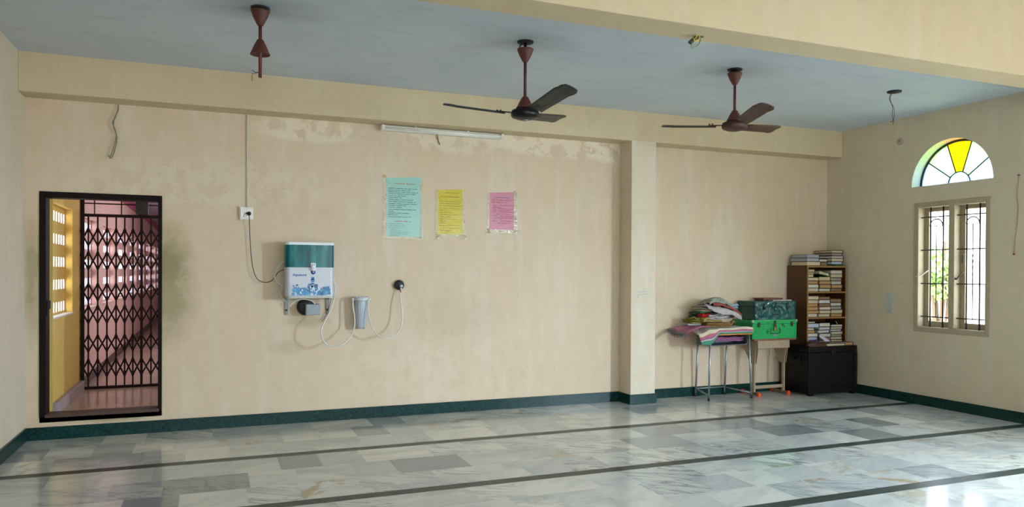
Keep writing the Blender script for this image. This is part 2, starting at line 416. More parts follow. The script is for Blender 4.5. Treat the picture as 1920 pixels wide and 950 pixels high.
# door frame
mb = MB(); ft = .055
mb.box(DX0, DX0+ft, D-.012, D+.17, DZ0+.0, DZ1, .003); mb.box(DX1-.036, DX1, D-.012, D+.17, DZ0, DZ1, .003)
mb.box(DX0+ft, DX1-.036, D-.012, D+.17, DZ1-.055, DZ1, .003); 
door = struct(mb, 'door_1', M_FRAME)
mb = MB(); mb.box(DX0+ft-.01, DX1-.036+.01, D-.014, D+.17, DZ0-.006, DZ0+.026, .003); part(mb, 'door_sill', flat('#4A352E', .5), door, 'brown sill')
mb = MB(); mb.box(DX0+ft, DX0+ft+.03, D+.03, D+.06, 1.24, 1.32, .004); mb.box(DX0+ft, DX0+ft+.02, D+.03, D+.05, 1.17, 1.24, .003)
part(mb, 'bolt_keeper', M_BLACKM, door)

# ------------------------------------------------------------------ window in the right wall
FRX = XR-.012
win = MB(); fw = .062
win.box(FRX, XR+.14, WY0-.02, WY0+fw-.02, WZ0-.03, WZ1+.03, .004); win.box(FRX, XR+.14, WY1-fw+.02, WY1+.02, WZ0-.03, WZ1+.03, .004)
win.box(FRX, XR+.14, WY0+fw-.02, WY1-fw+.02, WZ1-fw+.03, WZ1+.03, .004); win.box(FRX, XR+.14, WY0+fw-.02, WY1-fw+.02, WZ0-.03, WZ0+fw-.03, .004)
MY0, MY1 = 6.262, 6.338
win.box(FRX+.006, XR+.14, MY0, MY1, WZ0+fw-.03, WZ1-fw+.03, .004)
window = struct(win, 'window_1', M_WINFR)
gt = NT('clear_window_glass'); gt.t.nodes.remove(gt.b); tr = gt.n('ShaderNodeBsdfTransparent'); gl = gt.n('ShaderNodeBsdfGlossy'); gl.inputs['Roughness'].default_value = .03
mx = gt.n('ShaderNodeMixShader'); mx.inputs[0].default_value = .06; gt.l(tr.outputs[0], mx.inputs[1]); gt.l(gl.outputs[0], mx.inputs[2]); gt.l(mx.outputs[0], gt.t.nodes['Material Output'].inputs[0])
tr.inputs[0].default_value = (.95, .97, .98, 1)
ZI0, ZI1 = WZ0+fw-.03, WZ1-fw+.03
for (a, b) in ((MY1, WY1-fw+.02), (WY0+fw-.02, MY0)):
    # hinged sash: stiles and rails on the outer side
    m = MB(); x0, x1 = XR+.10, XR+.14; sw = .06
    m.box(x0, x1, a, a+sw*.45, ZI0, ZI1, .003); m.box(x0, x1, b-sw, b, ZI0, ZI1, .003)
    m.box(x0, x1, a+sw*.45, b-sw, ZI0, ZI0+.07, .003); m.box(x0, x1, a+sw*.45, b-sw, ZI1-.05, ZI1, .003)
    s = part(m, 'sash', M_WINFR, window)
    m = MB(); m.box(XR+.118, XR+.122, a+sw*.4, b-sw*.9, ZI0+.06, ZI1-.04); part(m, 'pane', gt.m, s, 'clear glass pane')
    gx = XR+.045
    for z in (2.314, 1.911, 1.499, 1.092):
        m = MB(); m.tube([(gx, a, z), (gx, b, z)], .008, 6); part(m, 'grille_bar', M_GRILL, window)
    w = b-a
    for f in (.30, .72):
        m = MB(); y = b-f*w
        m.tube([(gx+.008, y, ZI0), (gx+.008, y, ZI1)], .0095, 6); part(m, 'grille_bar', M_GRILL, window)
    ya, yb = b-.30*w, b-.72*w; yc = (ya+yb)/2
    m = MB(); zs = 2.202; r = (ya-yb)/2
    m.tube([(gx-.002, yc+r*math.cos(PI*k/16), zs+r*math.sin(PI*k/16)*1.0) for k in range(17)], .0075, 6)
    m.tube([(gx-.002, ya, zs), (gx-.002, yb, zs)], .005, 6); part(m, 'grille_arch', M_GRILL, window)
    m = MB(); pts = []; rs = []
    for k in range(61):
        z = 1.092+(zs-1.092)*k/60; pts.append((gx, yc, z)); rs.append(.006+.0025*(1 if (1.35 < z < 1.85 and k % 4 < 2) else 0))
    m.tube(pts, .005, 6, rs=rs); part(m, 'twisted_bar', M_GRILL, window)
# handle and stays
m = MB(); y = MY0-.055
m.tube(spline([(XR+.10, y, 1.74), (XR+.07, y, 1.75), (XR+.07, y, 1.84), (XR+.10, y, 1.85)], 4), .006, 6); part(m, 'pull_handle', M_GRILL, window)
m = MB(); m.tube([(XR+.02, MY0-.01, 1.56), (XR+.085, MY0-.05, 1.64)], .006, 6); m.lathe([(0, -.012), (.013, -.012), (.013, .012), (0, .012)], (XR+.02, MY0-.01, 1.56), 10, 'X'); part(m, 'stay_hook', M_GRILL, window)
m = MB(); m.tube(spline([(XR-.02, WY1-.02, 1.58), (XR+.03, WY1-.05, 1.60), (XR+.06, WY1-.08, 1.63), (XR+.09, WY1-.10, 1.66)], 4), .007, 6); part(m, 'stay_hook', M_WHITE, window, 'white stay hook')

# fanlight
def glass(name, col, k=.75):
    t = NT(name); t.t.nodes.remove(t.b); a = t.n('ShaderNodeBsdfTransparent'); b = t.n('ShaderNodeBsdfTranslucent'); g = t.n('ShaderNodeBsdfGlossy'); g.inputs['Roughness'].default_value = .1
    nz = t.noise(t.coord(), 30, 3); cc = t.ramp(nz, [(.2, tuple(c*.93 for c in col)), (.8, col)])
    t.l(cc, a.inputs[0]); t.l(cc, b.inputs[0]); m1 = t.n('ShaderNodeMixShader'); m1.inputs[0].default_value = k; m2 = t.n('ShaderNodeMixShader'); m2.inputs[0].default_value = .04
    t.l(a.outputs[0], m1.inputs[1]); t.l(b.outputs[0], m1.inputs[2]); t.l(m1.outputs[0], m2.inputs[1]); t.l(g.outputs[0], m2.inputs[2]); t.l(m2.outputs[0], t.t.nodes['Material Output'].inputs[0])
    return t.m
G_BLUE = glass('pale_blue_glass', (.55, .80, 1.0), .35); G_GREEN = glass('pale_green_glass', (.62, 1.0, .55), .35)
G_YEL = glass('yellow_glass', (1.0, .62, .012), .35)
m = MB(); GX = XR+.155
def arc_ring(m, r0, r1, x0, x1, a0=0, a1=PI, n=36):
    for i in range(n):
        t0, t1 = a0+(a1-a0)*i/n, a0+(a1-a0)*(i+1)/n
        q = lambda r, t: (AC+r*math.cos(t), AZ+r*math.sin(t))
        l = [q(r0, t0), q(r1, t0), q(r1, t1), q(r0, t1)]
        m.hull([(x0, y, z) for y, z in l], [(x1, y, z) for y, z in l])
arc_ring(m, AR-.026, AR, GX-.012, GX+.02)
fan_w = struct(m, 'window_2', M_GRILL)
m = MB(); m.bar((GX, AC-AR, AZ+.006), (GX, AC+AR, AZ+.006), .012, .012); part(m, 'bottom_bar', M_GRILL, fan_w)
m = MB(); arc_ring(m, .135, .147, GX-.01, GX+.01); part(m, 'inner_ring', M_GRILL, fan_w)
for k in range(1, 5):
    a = PI*k/5; m = MB(); m.bar((GX, AC+.14*math.cos(a), AZ+.14*math.sin(a)), (GX, AC+(AR-.02)*math.cos(a), AZ+(AR-.02)*math.sin(a)), .014, .014, (1, 0, 0)); part(m, 'glazing_bar', M_GRILL, fan_w)
for k, g in enumerate((G_BLUE, G_GREEN, G_YEL, G_GREEN, G_BLUE)):
    m = MB(); arc_ring(m, .141, AR-.015, GX-.002, GX+.002, PI*k/5, PI*(k+1)/5, 8); part(m, 'pane', g, fan_w, ('pale blue', 'pale green', 'yellow', 'pale green', 'pale blue')[k]+' wedge-shaped pane')
m = MB()
for i in range(16):
    t0, t1 = PI*i/16, PI*(i+1)/16; l = [(AC, AZ), (AC+.141*math.cos(t0), AZ+.141*math.sin(t0)), (AC+.141*math.cos(t1), AZ+.141*math.sin(t1))]
    m.hull([(GX-.002, y, z) for y, z in l], [(GX+.002, y, z) for y, z in l])
part(m, 'pane', G_BLUE, fan_w, 'small half-round pane')

# outside: ground and a tree
m = MB(); m.box(XR+WT+.02, 60, -30, 60, -3.4, -3.2); o = struct(m, 'ground', flat('#C9BCA0', .9, 0, .1, 2))
def tree(name, c, rad, label, n=900, seed=3):
    r = random.Random(seed); t = thing(name, label, 'tree', (c[0], c[1], -3.2))
    m = MB(); m.tube([(c[0], c[1], -3.2), (c[0]+.1, c[1], -1.5), (c[0], c[1]+.1, c[2])], .1, 8, rs=[.13, .1, .05])
    for k in range(6):
        a = k*1.05; m.tube([(c[0]+.05, c[1], -1+.3*k), (c[0]+math.cos(a)*rad*.7, c[1]+math.sin(a)*rad*.7, c[2]-.4+.25*k)], .03, 6)
    part(m, 'trunk', flat('#6A5640', .8), t)
    m = MB()
    for k in range(n):
        v = Vector((r.gauss(0, 1), r.gauss(0, 1), r.gauss(0, 1))).normalized()*(r.random()**.45)
        p = Vector(c)+Vector((v.x*rad, v.y*rad, v.z*rad*1.35)); s = r.uniform(.05, .10)
        u = Vector((r.gauss(0, 1), r.gauss(0, 1), r.gauss(0, 1))).normalized(); w = u.cross(Vector((r.gauss(0, 1), r.gauss(0, 1), r.gauss(0, 1)))).normalized()
        m.quad([p-u*s, p+w*s*.45, p+u*s, p-w*s*.45])
    lf = NT('leaf_green'); lf.base(lf.ramp(lf.noise(lf.coord(), 3, 3), [(.3, hx('#6FA64A')), (.7, hx('#C0DE86'))])); lf.b.inputs['Roughness'].default_value = .5
    lf.b.inputs['Transmission Weight'].default_value = 0; part(m, 'foliage', lf.m, t)
tc_ = P('x', 13.0, 1766, 522); tree('garden_tree', (tc_.x, tc_.y+.08, tc_.z+.1), .40, 'green leafy tree outside, seen through the left half of the window', 700)

# ------------------------------------------------------------------ corridor behind the door
CX, CZ, CE, CT = -1.42, .205, 26.0, 2.97
GY = 10.1
m = MB(); m.box(CX-.4, 1.2, D+.2, CE, CZ-.2, CZ); m.box(DX0, DX1, D, D+.2, DZ0-.05, DZ0+.004); struct(m, 'floor', M_TERRA)
m = MB(); m.box(CX-.4, 1.2, D+.2, CE, CT, CT+.15); struct(m, 'ceiling', flat('#B4B0C4', .8))
SZ, TZ = 1.128, 2.28
starts = [8.47]+[8.2+1.96*k for k in range(1, 9)]; ends = [9.574+1.96*k for k in range(9)]
yel, pin = MB(), MB()
for (mm, lo, hi) in ((yel, D+.2, GY-.02), (pin, GY-.02, CE)):
    mm.box(CX-.3, CX, lo, hi, CZ-.1, SZ); mm.box(CX-.3, CX, lo, hi, TZ, CT)
    segs = []; cur = lo
    for a, b in zip(starts, ends):
        if b <= lo or a >= hi: continue
        a = max(a, lo)
        if a > cur+.001: mm.box(CX-.3, CX, cur, a, SZ, TZ)
        cur = min(b, hi)
    if cur < hi: mm.box(CX-.3, CX, cur, hi, SZ, TZ)
struct(yel, 'wall_corridor', M_YELWALL); struct(pin, 'wall_corridor', M_PINKWALL)
m = MB(); m.box(CX-.3, 1.2, CE, CE+.2, CZ-.1, CT+.1); struct(m, 'wall_corridor_end', M_PINKWALL)
m = MB(); m.box(1.0, 1.2, D+.2, CE, CZ-.1, CT+.1); struct(m, 'wall_corridor_right', M_PINKWALL)
m = MB(); m.box(CX, CX+.05, D+.2, GY-.03, CZ, CZ+.11, .004); struct(m, 'baseboard_corridor', M_SKIRTGREY)
m = MB(); m.box(CX, CX+.02, GY+.03, CE, CZ, CZ+.11, .004); struct(m, 'baseboard_corridor', flat('#4A3636', .5))
m = MB(); m.box(CX-.0, CX+.012, GY+.03, CE, CT-.16, CT); struct(m, 'trim_4', flat('#A84A6E', .7))
M_SLOTSKY = flat('#C9D6F0', .6, 0, .03)  # pale blue slot liners: brightness of the sky beyond, put into the colour
def jali(a, b, mat):
    m = MB(); x0, x1 = CX-.103, CX-.075; pitch = .14; sl = .088
    zc = [2.175, 1.94, 1.70, 1.46, 1.222]; zz = SZ
    for z in reversed(zc):
        m.box(x0, x1, a, b, zz, z-.052); y = b-.03
        y = b
        m.box(x0, x1, b-.02, b, z-.052, z+.052); y = b-.02
        while y > a+.02:
            m.mi = 1; m.box(x0, x1-.002, y-.004, y+.0005, z-.052, z+.052); m.mi = 0  # liner on the far slot side, standing in for sky seen through
            y2 = y-sl; y3 = max(y2-(pitch-sl), a); m.box(x0, x1, y3, max(y2, a+.001), z-.052, z+.052) if y2 > a else None; y = y3
        zz = z+.052
    m.box(x0, x1, a, b, zz, TZ); return m
for i, (a, b) in enumerate(zip(starts, ends)):
    struct(jali(a, b, None), 'window_%d' % (3+i), [M_YELWALL if i == 0 else M_PINKWALL, M_SLOTSKY])
m = MB(); m.box(CX-.075, CX+.018, 8.47, ends[0], SZ, SZ+.018, .003); struct(m, 'trim_5', M_WHITE)
for i in range(1, 9):
    m = MB(); m.box(CX-.075, CX+.018, starts[i] if i > 1 else GY+.03, ends[i], SZ, SZ+.018, .003); struct(m, 'trim_%d' % (5+i), flat('#C9A9A2', .6))

# collapsible steel gate
gate = thing('folding_gate', 'dark brown collapsible steel lattice gate across the corridor behind the doorway', 'gate', (-.6, GY, CZ))
gx0, gx1 = CX+.005, .96; zt, zb_ = 2.262, .228
m = MB(); m.box(gx0-.0, gx0+.04, GY-.02, GY+.02, CZ, CT-.002, .003); part(m, 'side_post', M_IRON, gate)
m = MB(); m.box(gx0, gx1, GY-.022, GY+.022, zt-.015, zt+.02, .003); part(m, 'top_rail', M_IRON, gate)
m = MB(); m.box(gx0, gx1, GY-.022, GY+.022, CZ+.001, zb_+.008, .003); part(m, 'bottom_rail', M_IRON, gate)
m = MB()
m.bar((gx0, GY, 2.405), (gx1, GY, 2.405), .014)
for x in (-1.385, -1.27, -.985, -.70, -.42, -.1, .25, .6): m.bar((x, GY, zt), (x, GY, CT-.002), .012)
part(m, 'transom_grille', M_IRON, gate)
xs = [P('y', GY, px, 420).x for px in (147.5, 165.8, 183.4, 200.7, 217.9, 234, 249.4, 265.6, 283.4)]
while xs[-1] < .8: xs.append(xs[-1]+.108)
bands = [(2.107, 1.910), (1.827, 1.630), (1.451, 1.262), (1.19, .993), (.84, .655), (.553, .356)]
for i, x in enumerate(xs):
    m = MB(); w = .028 if i == 7 else .017; m.box(x-w/2, x+w/2, GY-.008, GY+.008, zb_, zt-.01); part(m, 'upright', M_IRON, gate)
for x0, x1 in zip(xs, xs[1:]):
    for (za, zc_) in bands:
        m = MB()
        for s, yy in ((0, GY-.013), (1, GY+.013)):
            p, q = ((x0, yy, za), (x1, yy, zc_)) if s == 0 else ((x1, yy, za), (x0, yy, zc_))
            d = (Vector(q)-Vector(p)).normalized(); n_ = Vector((d.z, 0, -d.x))*.009; t_ = Vector((0, .003, 0)); p, q = Vector(p), Vector(q)
            m.hull([p-n_-t_, p+n_-t_, p+n_+t_, p-n_+t_], [q-n_-t_, q+n_-t_, q+n_+t_, q-n_+t_])
        for (x, sg) in ((x0, 1), (x1, -1)):
            for (z, dz) in ((za, .03), (zc_, -.03)):
                l = [(x, z+dz*1.2), (x+sg*.021, z-dz*.7), (x, z-dz*.7)]
                m.hull([(a, GY-.010, b) for a, b in l], [(a, GY+.010, b) for a, b in l])
        part(m, 'lattice_cross', M_IRON, gate)
m = MB(); bx = P('y', GY-.05, 267, 388)
m.box(bx.x-.068, bx.x+.068, GY-.09, GY-.024, 2.285, 2.52, .008); m.box(bx.x-.03, bx.x+.03, GY-.10, GY-.09, 2.34, 2.44, .004)
tag(m.build('junction_box', flat('#1C2424', .5)), 'dark rectangular box mounted above the folding gate', 'box')

# ------------------------------------------------------------------ ceiling fans
def canopy_up(m, c, z_top, z_bot, r):
    h = z_top-z_bot; m.lathe([(0, z_top), (r*.96, z_top), (r, z_top-.02*h), (r*.97, z_top-.1*h), (r*.75, z_top-.45*h), (r*.5, z_top-.75*h), (r*.3, z_bot+.03*h), (r*.18, z_bot), (0, z_bot)], (c[0], c[1], 0))
def bell(m, c, z_top, z_bot, r):
    h = z_top-z_bot; m.lathe([(0, z_top), (r*.18, z_top), (r*.35, z_top-.12*h), (r*.62, z_top-.45*h), (r*.85, z_top-.78*h), (r, z_bot+.03*h), (r, z_bot), (r*.93, z_bot+.01), (0, z_bot+.02)], (c[0], c[1], 0))
def blade(m, c, z, a, L, r0, w0, w1, pitch, rise):
    n = 14; rows = []; ca, sa = math.cos(a), math.sin(a)
    for i in range(n+1):
        t = i/n; r = r0+(L-r0)*t; w = w0+(w1-w0)*min(1, t*1.15)
        if t > .92: w *= math.sqrt(max(.02, 1-((t-.92)/.08)**2*.45))
        row = []
        for k in range(5):
            u = (k/4-.5)*w; zz = z+rise*(r-.1)/L+math.sin(pitch)*u-.012*(2*k/4-1)**2*.5
            uu = u*math.cos(pitch)+(.02*t if t > .8 else 0)
            row.append((c[0]+ca*r-sa*uu, c[1]+sa*r+ca*uu, zz))
        rows.append(row)
    th = .003
    top = [[m.bm.verts.new((x, y, q+th)) for x, y, q in r] for r in rows]; bot = [[m.bm.verts.new((x, y, q-th)) for x, y, q in r] for r in rows]
    for i in range(n):
        for k in range(4):
            for g, fl in ((top, 0), (bot, 1)):
                vs = [g[i][k], g[i+1][k], g[i+1][k+1], g[i][k+1]]; f = m.bm.faces.new(vs if not fl else vs[::-1]); f.smooth = True
        m.bm.faces.new((top[i][0], bot[i][0], bot[i+1][0], top[i+1][0])); m.bm.faces.new((top[i][4], top[i+1][4], bot[i+1][4], bot[i][4]))
    for k in range(4):
        m.bm.faces.new((top[0][k], top[0][k+1], bot[0][k+1], bot[0][k])); m.bm.faces.new((top[n][k], bot[n][k], bot[n][k+1], top[n][k+1]))
def fan(c, theta, zmot, label, bcol, mcol, z_can, rise):
    t = thing('ceiling_fan', label, 'ceiling fan', (c[0], c[1], H), 'rust brown ceiling fans')
    m = MB(); m.lathe([(0, H), (.072, H), (.068, H-.012), (.03, H-.016), (0, H-.016)], (c[0], c[1], 0)); part(m, 'ceiling_hook_plate', M_BLACKM, t)
    m = MB(); m.tube([(c[0]-.02, c[1], H-.012), (c[0]-.05, c[1]-.01, H-.04), (c[0]-.055, c[1], H-.06)], .006, 6); part(m, 'supply_wire', M_BLACKM, t)
    zb = zmot
    m = MB(); m.tube([(c[0], c[1], H-.01), (c[0], c[1], zb+.03)], .0135, 10); part(m, 'down_rod', M_RUSTDK, t)
    m = MB(); canopy_up(m, c, z_can, z_can-.115, .072); part(m, 'upper_canopy', M_RUST, t)
    m = MB(); bell(m, c, zb+.155, zb+.045, .078); part(m, 'lower_canopy', M_RUST, t)
    m = MB(); m.lathe([(0, zb+.05), (.05, zb+.05), (.08, zb+.04), (.115, zb+.028), (.122, zb+.01), (.122, zb-.015), (.112, zb-.03), (.07, zb-.045), (.03, zb-.053), (0, zb-.053)], (c[0], c[1], 0), 36)
    part(m, 'motor', mcol, t)
    if bcol is M_FBK:
        m = MB(); m.lathe([(0, zb-.050), (.032, zb-.051), (.03, zb-.058), (.008, zb-.062), (0, zb-.062)], (c[0], c[1], 0)); part(m, 'silver_cap', M_STEEL, t, 'silver cap under the motor')
    for k in range(3):
        a = theta+k*2*PI/3; ca, sa = math.cos(a), math.sin(a)
        m = MB(); blade(m, c, zb+.006, a, .70, .17, .13, .155, -.30, rise); b = part(m, 'blade', bcol, t)
        m = MB(); m.bar((c[0]+ca*.105, c[1]+sa*.105, zb+.012), (c[0]+ca*.25, c[1]+sa*.25, zb+.012+rise*.15), .035, .006)
        for rr in (.21, .24): m.lathe([(0, -.012), (.007, -.012), (.007, .012), (0, .012)], (c[0]+ca*rr, c[1]+sa*rr, zb+.026), 8)
        part(m, 'blade_bracket', mcol, b)
M_FBK = flat('#2B2A26', .45, 0, .2, 12); M_FBR = flat('#4E3428', .45, 0, .2, 12)
fan((2.515, 5.955), .64, 2.972, 'ceiling fan with a black motor and blades, hanging above the tube light', M_FBK, M_BLACK, 3.53, .095)
fan((4.733, 5.964), .24, 3.045, 'brown three-bladed ceiling fan hanging near the pilaster, right of the black one', M_FBR, M_RUSTDK, 3.555, .055)
c = (.349, 5.97)
t = thing('fan_down_rod', 'rust brown fan rod without motor or blades hanging at upper left', 'fan rod', (c[0], c[1], H))
m = MB(); m.lathe([(0, H), (.07, H), (.066, H-.012), (0, H-.014)], (c[0], c[1], 0)); part(m, 'ceiling_hook_plate', M_BLACKM, t)
m = MB(); m.tube([(c[0], c[1], H-.01), (c[0], c[1], 3.068)], .0135, 10); part(m, 'rod', M_RUST, t)
m = MB(); canopy_up(m, c, H-.018, 3.455, .07); part(m, 'upper_canopy', M_RUST, t)
m = MB(); bell(m, c, 3.362, 3.24, .073); part(m, 'lower_canopy', M_RUST, t)
m = MB(); q = lambda px, py: P('y', 5.97, px, py)
m.tube([q(489, 135), q(480, 136), q(472, 131)], .0022, 5); m.tube([q(489, 135), q(473, 138), q(472, 152)], .0022, 5); part(m, 'wire', M_BLACKM, t)

# empty ceiling hook with loose wires, wires on the cross beam
c = (6.881, 6.0)
t = thing('ceiling_hook_plate', 'black round ceiling plate with loose twisted wires hanging down near the window', 'wiring', (c[0], c[1], H))
m = MB(); m.lathe([(0, H), (.075, H), (.07, H-.014), (.03, H-.018), (0, H-.018)], (c[0], c[1], 0)); part(m, 'plate', M_BLACKM, t)
q = lambda px, py: P('y', 5.98, px, py)
m = MB(); m.tube(spline([q(1673, 172), q(1668, 181), q(1669, 190), q(1675, 200), q(1677, 212), q(1675, 225), q(1670, 229)], 4), .003, 5)
m.tube(spline([q(1674, 172), q(1669, 184), q(1671, 193), q(1674, 203), q(1673, 215), q(1675, 228), q(1674, 233)], 4), .003, 5); part(m, 'wire', flat('#5A3A34', .5), t)
t = thing('wire_bundle', 'coil of yellow and green wires hanging from the cross beam overhead', 'wiring', P('z', ZB, 1305, 73))
q = lambda px, py, dy=0: P('y', 4.30+dy, px, py)
m = MB(); m.tube(spline([q(1293, 80), q(1300, 74), q(1306, 70), q(1312, 68), q(1318, 67)], 4), .013, 8); part(m, 'taped_joint', flat('#2F3A22', .6), t)
m = MB(); m.tube(spline([q(1305, 62), q(1309, 67), q(1313, 70), q(1312, 80), q(1305, 88), q(1298, 90), q(1296, 84), q(1303, 76)], 4), .0045, 6); part(m, 'green_wire_loop', flat('#6E8A72', .5), t, 'pale green wire loop')
m = MB(); m.tube(spline([q(1300, 71, -.01), q(1303, 77, -.01), q(1309, 76, -.01), q(1312, 69, -.01), q(1307, 66, -.01), q(1304, 72, -.02)], 4), .0045, 6); part(m, 'yellow_wire', flat('#C4B44A', .5), t, 'yellow wire')

# ------------------------------------------------------------------ things on the back wall
# tube light
a_, b_ = P('y', 8.17, 715, 237), P('y', 8.17, 943, 252)
t = thing('tube_light', 'long white tube light fitting fixed under the beam, unlit', 'light', ((a_.x+b_.x)/2, 8.2, 3.2))
m = MB(); zt_ = ZB-.0; m.box(a_.x, b_.x, 8.18, D, 3.168, 3.226, .004); part(m, 'batten', M_WHITE, t)
for x0, x1 in ((a_.x-.004, a_.x+.035), (b_.x-.035, b_.x+.004)):
    m = MB(); m.box(x0, x1, 8.135, 8.20, 3.170, 3.222, .006); part(m, 'end_holder', M_WHITE, t)
m = MB(); m.lathe([(0, a_.x+.035), (.014, a_.x+.035), (.014, b_.x-.035), (0, b_.x-.035)], (0, 8.152, 3.190), 14, 'X'); part(m, 'tube', M_TUBE, t)
for f in (.27, .7):
    m = MB(); x = a_.x+(b_.x-a_.x)*f; m.box(x-.012, x+.012, 8.16, 8.2, 3.222, 3.235, .002); part(m, 'clip', M_WHITE, t)
W = lambda px, py, off=.012: P('y', D-off, px, py)
m = MB(); m.tube(spline([W(819, 249), W(821, 257), W(822, 264), W(825, 271)], 4), .006, 6)
m.tube(spline([W(818, 249, .03), W(817, 256, .03), W(820, 262, .03)], 4), .003, 5)
tag(m.build('loose_wire', flat('#A88440', .6)), 'short tan wire end dangling below the tube light', 'wire')
m = MB(); m.tube(spline([W(222, 196, .02), W(221, 208, .03), W(214, 224, .04), W(213, 236, .04), W(219, 257, .03), W(216, 278, .04), W(209, 296, .05), W(203, 290, .06)], 5), .006, 6)
m.tube(spline([W(221, 204, .03), W(217, 220, .03), W(211, 230, .03), W(218, 250, .03), W(213, 276, .03), W(206, 297, .03)], 5), .004, 6)
tag(m.build('loose_wire', flat('#7E7A66', .6)), 'grey twisted wire hanging from the beam above the doorway', 'wire')
# conduit and socket
t = thing('wall_socket', 'white wall socket with a black plug, below the conduit left of the purifier', 'socket', W(462, 412))
cc = P('y', D-.02, 462, 400); m = MB(); m.box(cc.x-.067, cc.x+.067, D-.035, D, cc.z-.066, cc.z+.066, .006); part(m, 'back_box', M_WHITE, t)
m = MB(); m.box(cc.x-.058, cc.x+.058, D-.041, D-.033, cc.z-.05, cc.z+.05, .003); m.box(cc.x-.04, cc.x-.012, D-.045, D-.04, cc.z+.005, cc.z+.035, .002); part(m, 'switch_plate', M_TUBE, t)
m = MB()
for dx, dz in ((-.02, -.012), (.0, -.024), (-.028, -.03)): m.lathe([(0, -.0435), (.005, -.0435), (.005, -.04), (0, -.04)], (cc.x+dx, D, cc.z+dz), 10, 'Y')
part(m, 'pin_holes', M_BLACKM, t)
pl = P('y', D-.06, 467, 400)
m = MB(); m.lathe([(0, -.085), (.012, -.085), (.02, -.07), (.022, -.042), (0, -.042)], (pl.x, D, pl.z), 14, 'Y'); m.tube([(pl.x-.03, D-.055, pl.z), (pl.x, D-.06, pl.z)], .01, 8)
plug = m.build('power_plug', M_BLACKM); tag(plug, 'black round plug pushed into the white wall socket', 'plug')
m = MB(); m.box(.349, .369, D-.016, D, cc.z+.066, ZB-.001, .004); tag(m.build('wire_conduit', flat('#C3BFAE', .5)), 'vertical pale conduit running from the beam down to the socket', 'conduit')
m = MB(); pts = [(pl.x, D-.075, pl.z-.01)]+[W(x, y, o) for x, y, o in ((468, 425, .05), (469, 450, .04), (471, 480, .04), (475, 505, .05), (482, 522, .05), (495, 529, .05), (508, 527, .05), (515, 519, .06), (522, 510, .07), (532, 505, .08))]
m.tube(spline(pts, 6), .0045, 6); tag(m.build('power_cable', flat('#3A3632', .5)), 'thin dark power cable sagging from the socket to the purifier', 'cable')

# water purifier
def rrect(x0, x1, y0, y1, r, n=6, back=True):
    """outline in XY with rounded front corners (front = low y)"""
    pts = [(x0, y1)]
    for k in range(n+1):
        a = PI+PI/2*k/n; pts.append((x0+r+r*math.cos(a), y0+r+r*math.sin(a)))
    for k in range(n+1):
        a = -PI/2+PI/2*k/n; pts.append((x1-r+r*math.cos(a), y0+r+r*math.sin(a)))
    pts.append((x1, y1)); return pts
def pslab(m, x0, x1, y0, y1, z0, z1, r=.04):
    pp = rrect(x0, x1, y0, y1, r); fs = m.hull([(x, y, z0) for x, y in pp], [(x, y, z1) for x, y in pp])
px0, px1, pyf, pyb = .722, 1.214, 8.0, 8.205
t = thing('water_purifier', 'wall-mounted water purifier with teal tank above a white body printed with blue squares', 'water purifier', ((px0+px1)/2, D, 1.335))
m = MB(); pslab(m, px0+.004, px1-.004, pyf+.004, pyb, 1.355, 1.652, .045); body = part(m, 'body', flat('#BEC4CC', .3, 0, .03), t, 'white lower body')
m = MB(); pslab(m, px0-.003, px1+.003, pyf-.004, pyb, 1.885, 1.912, .05); part(m, 'lid', flat('#D3DCDC', .25, 0, .03), t, 'white lid')
teal = NT('teal_translucent_plastic'); tco = teal.coord(); tn = teal.noise(tco, 5, 3, .5, stretch=(2.2, 1, .5))
teal.base(teal.ramp(tn, [(.3, hx('#084E57')), (.5, hx('#156F74')), (.72, hx('#3E9E9C'))])); teal.b.inputs['Specular IOR Level'].default_value = .3; teal.b.inputs['Roughness'].default_value = .16
teal.b.inputs['Transmission Weight'].default_value = .25; teal.b.inputs['IOR'].default_value = 1.3
m = MB(); pslab(m, px0, px1, pyf, pyb, 1.652, 1.885, .048); tank = part(m, 'tank', teal.m, t, 'teal see-through tank')
m = MB(); m.tube([(.97, pyf-.001, 1.68), (.97, pyf-.001, 1.87)], .004, 6); m.tube([(1.04, pyf-.001, 1.66), (1.04, pyf-.001, 1.87)], .004, 6); part(m, 'tank_rib', flat('#3F9C9C', .2), tank)
m = MB(); tx = P('y', pyf, 587, 505).x
m.box(tx-.026, tx+.026, pyf-.02, pyf, 1.618, 1.70, .008, seg=2); m.box(tx-.018, tx+.018, pyf-.045, pyf-.018, 1.645, 1.675, .005); m.box(tx-.012, tx+.012, pyf-.04, pyf-.025, 1.615, 1.65, .004); tap = part(m, 'tap', flat('#DCE2E2', .25), t, 'white tap')
m = MB()
for dx, dz in ((-.012, .062), (.012, .062), (-.012, .03), (.012, .03)): m.lathe([(0, -.022), (.005, -.022), (.005, -.019), (0, -.019)], (tx+dx, pyf, 1.618+dz), 8, 'Y')
part(m, 'screw', flat('#5F6E74', .4), tap)
m = MB(); m.lathe([(0, -.006), (.022, -.006), (.024, 0.002), (0, 0.002)], (tx+.002, pyf+.001, 1.603), 20, 'Y'); bad = part(m, 'badge', flat('#20489A', .3), body, 'round blue badge')
m = MB(); m.lathe([(0, -.008), (.008, -.008), (.008, -.005), (0, -.005)], (tx+.002, pyf+.001, 1.603), 4, 'Y'); part(m, 'badge_diamond', flat('#E4ECF4', .3), body)
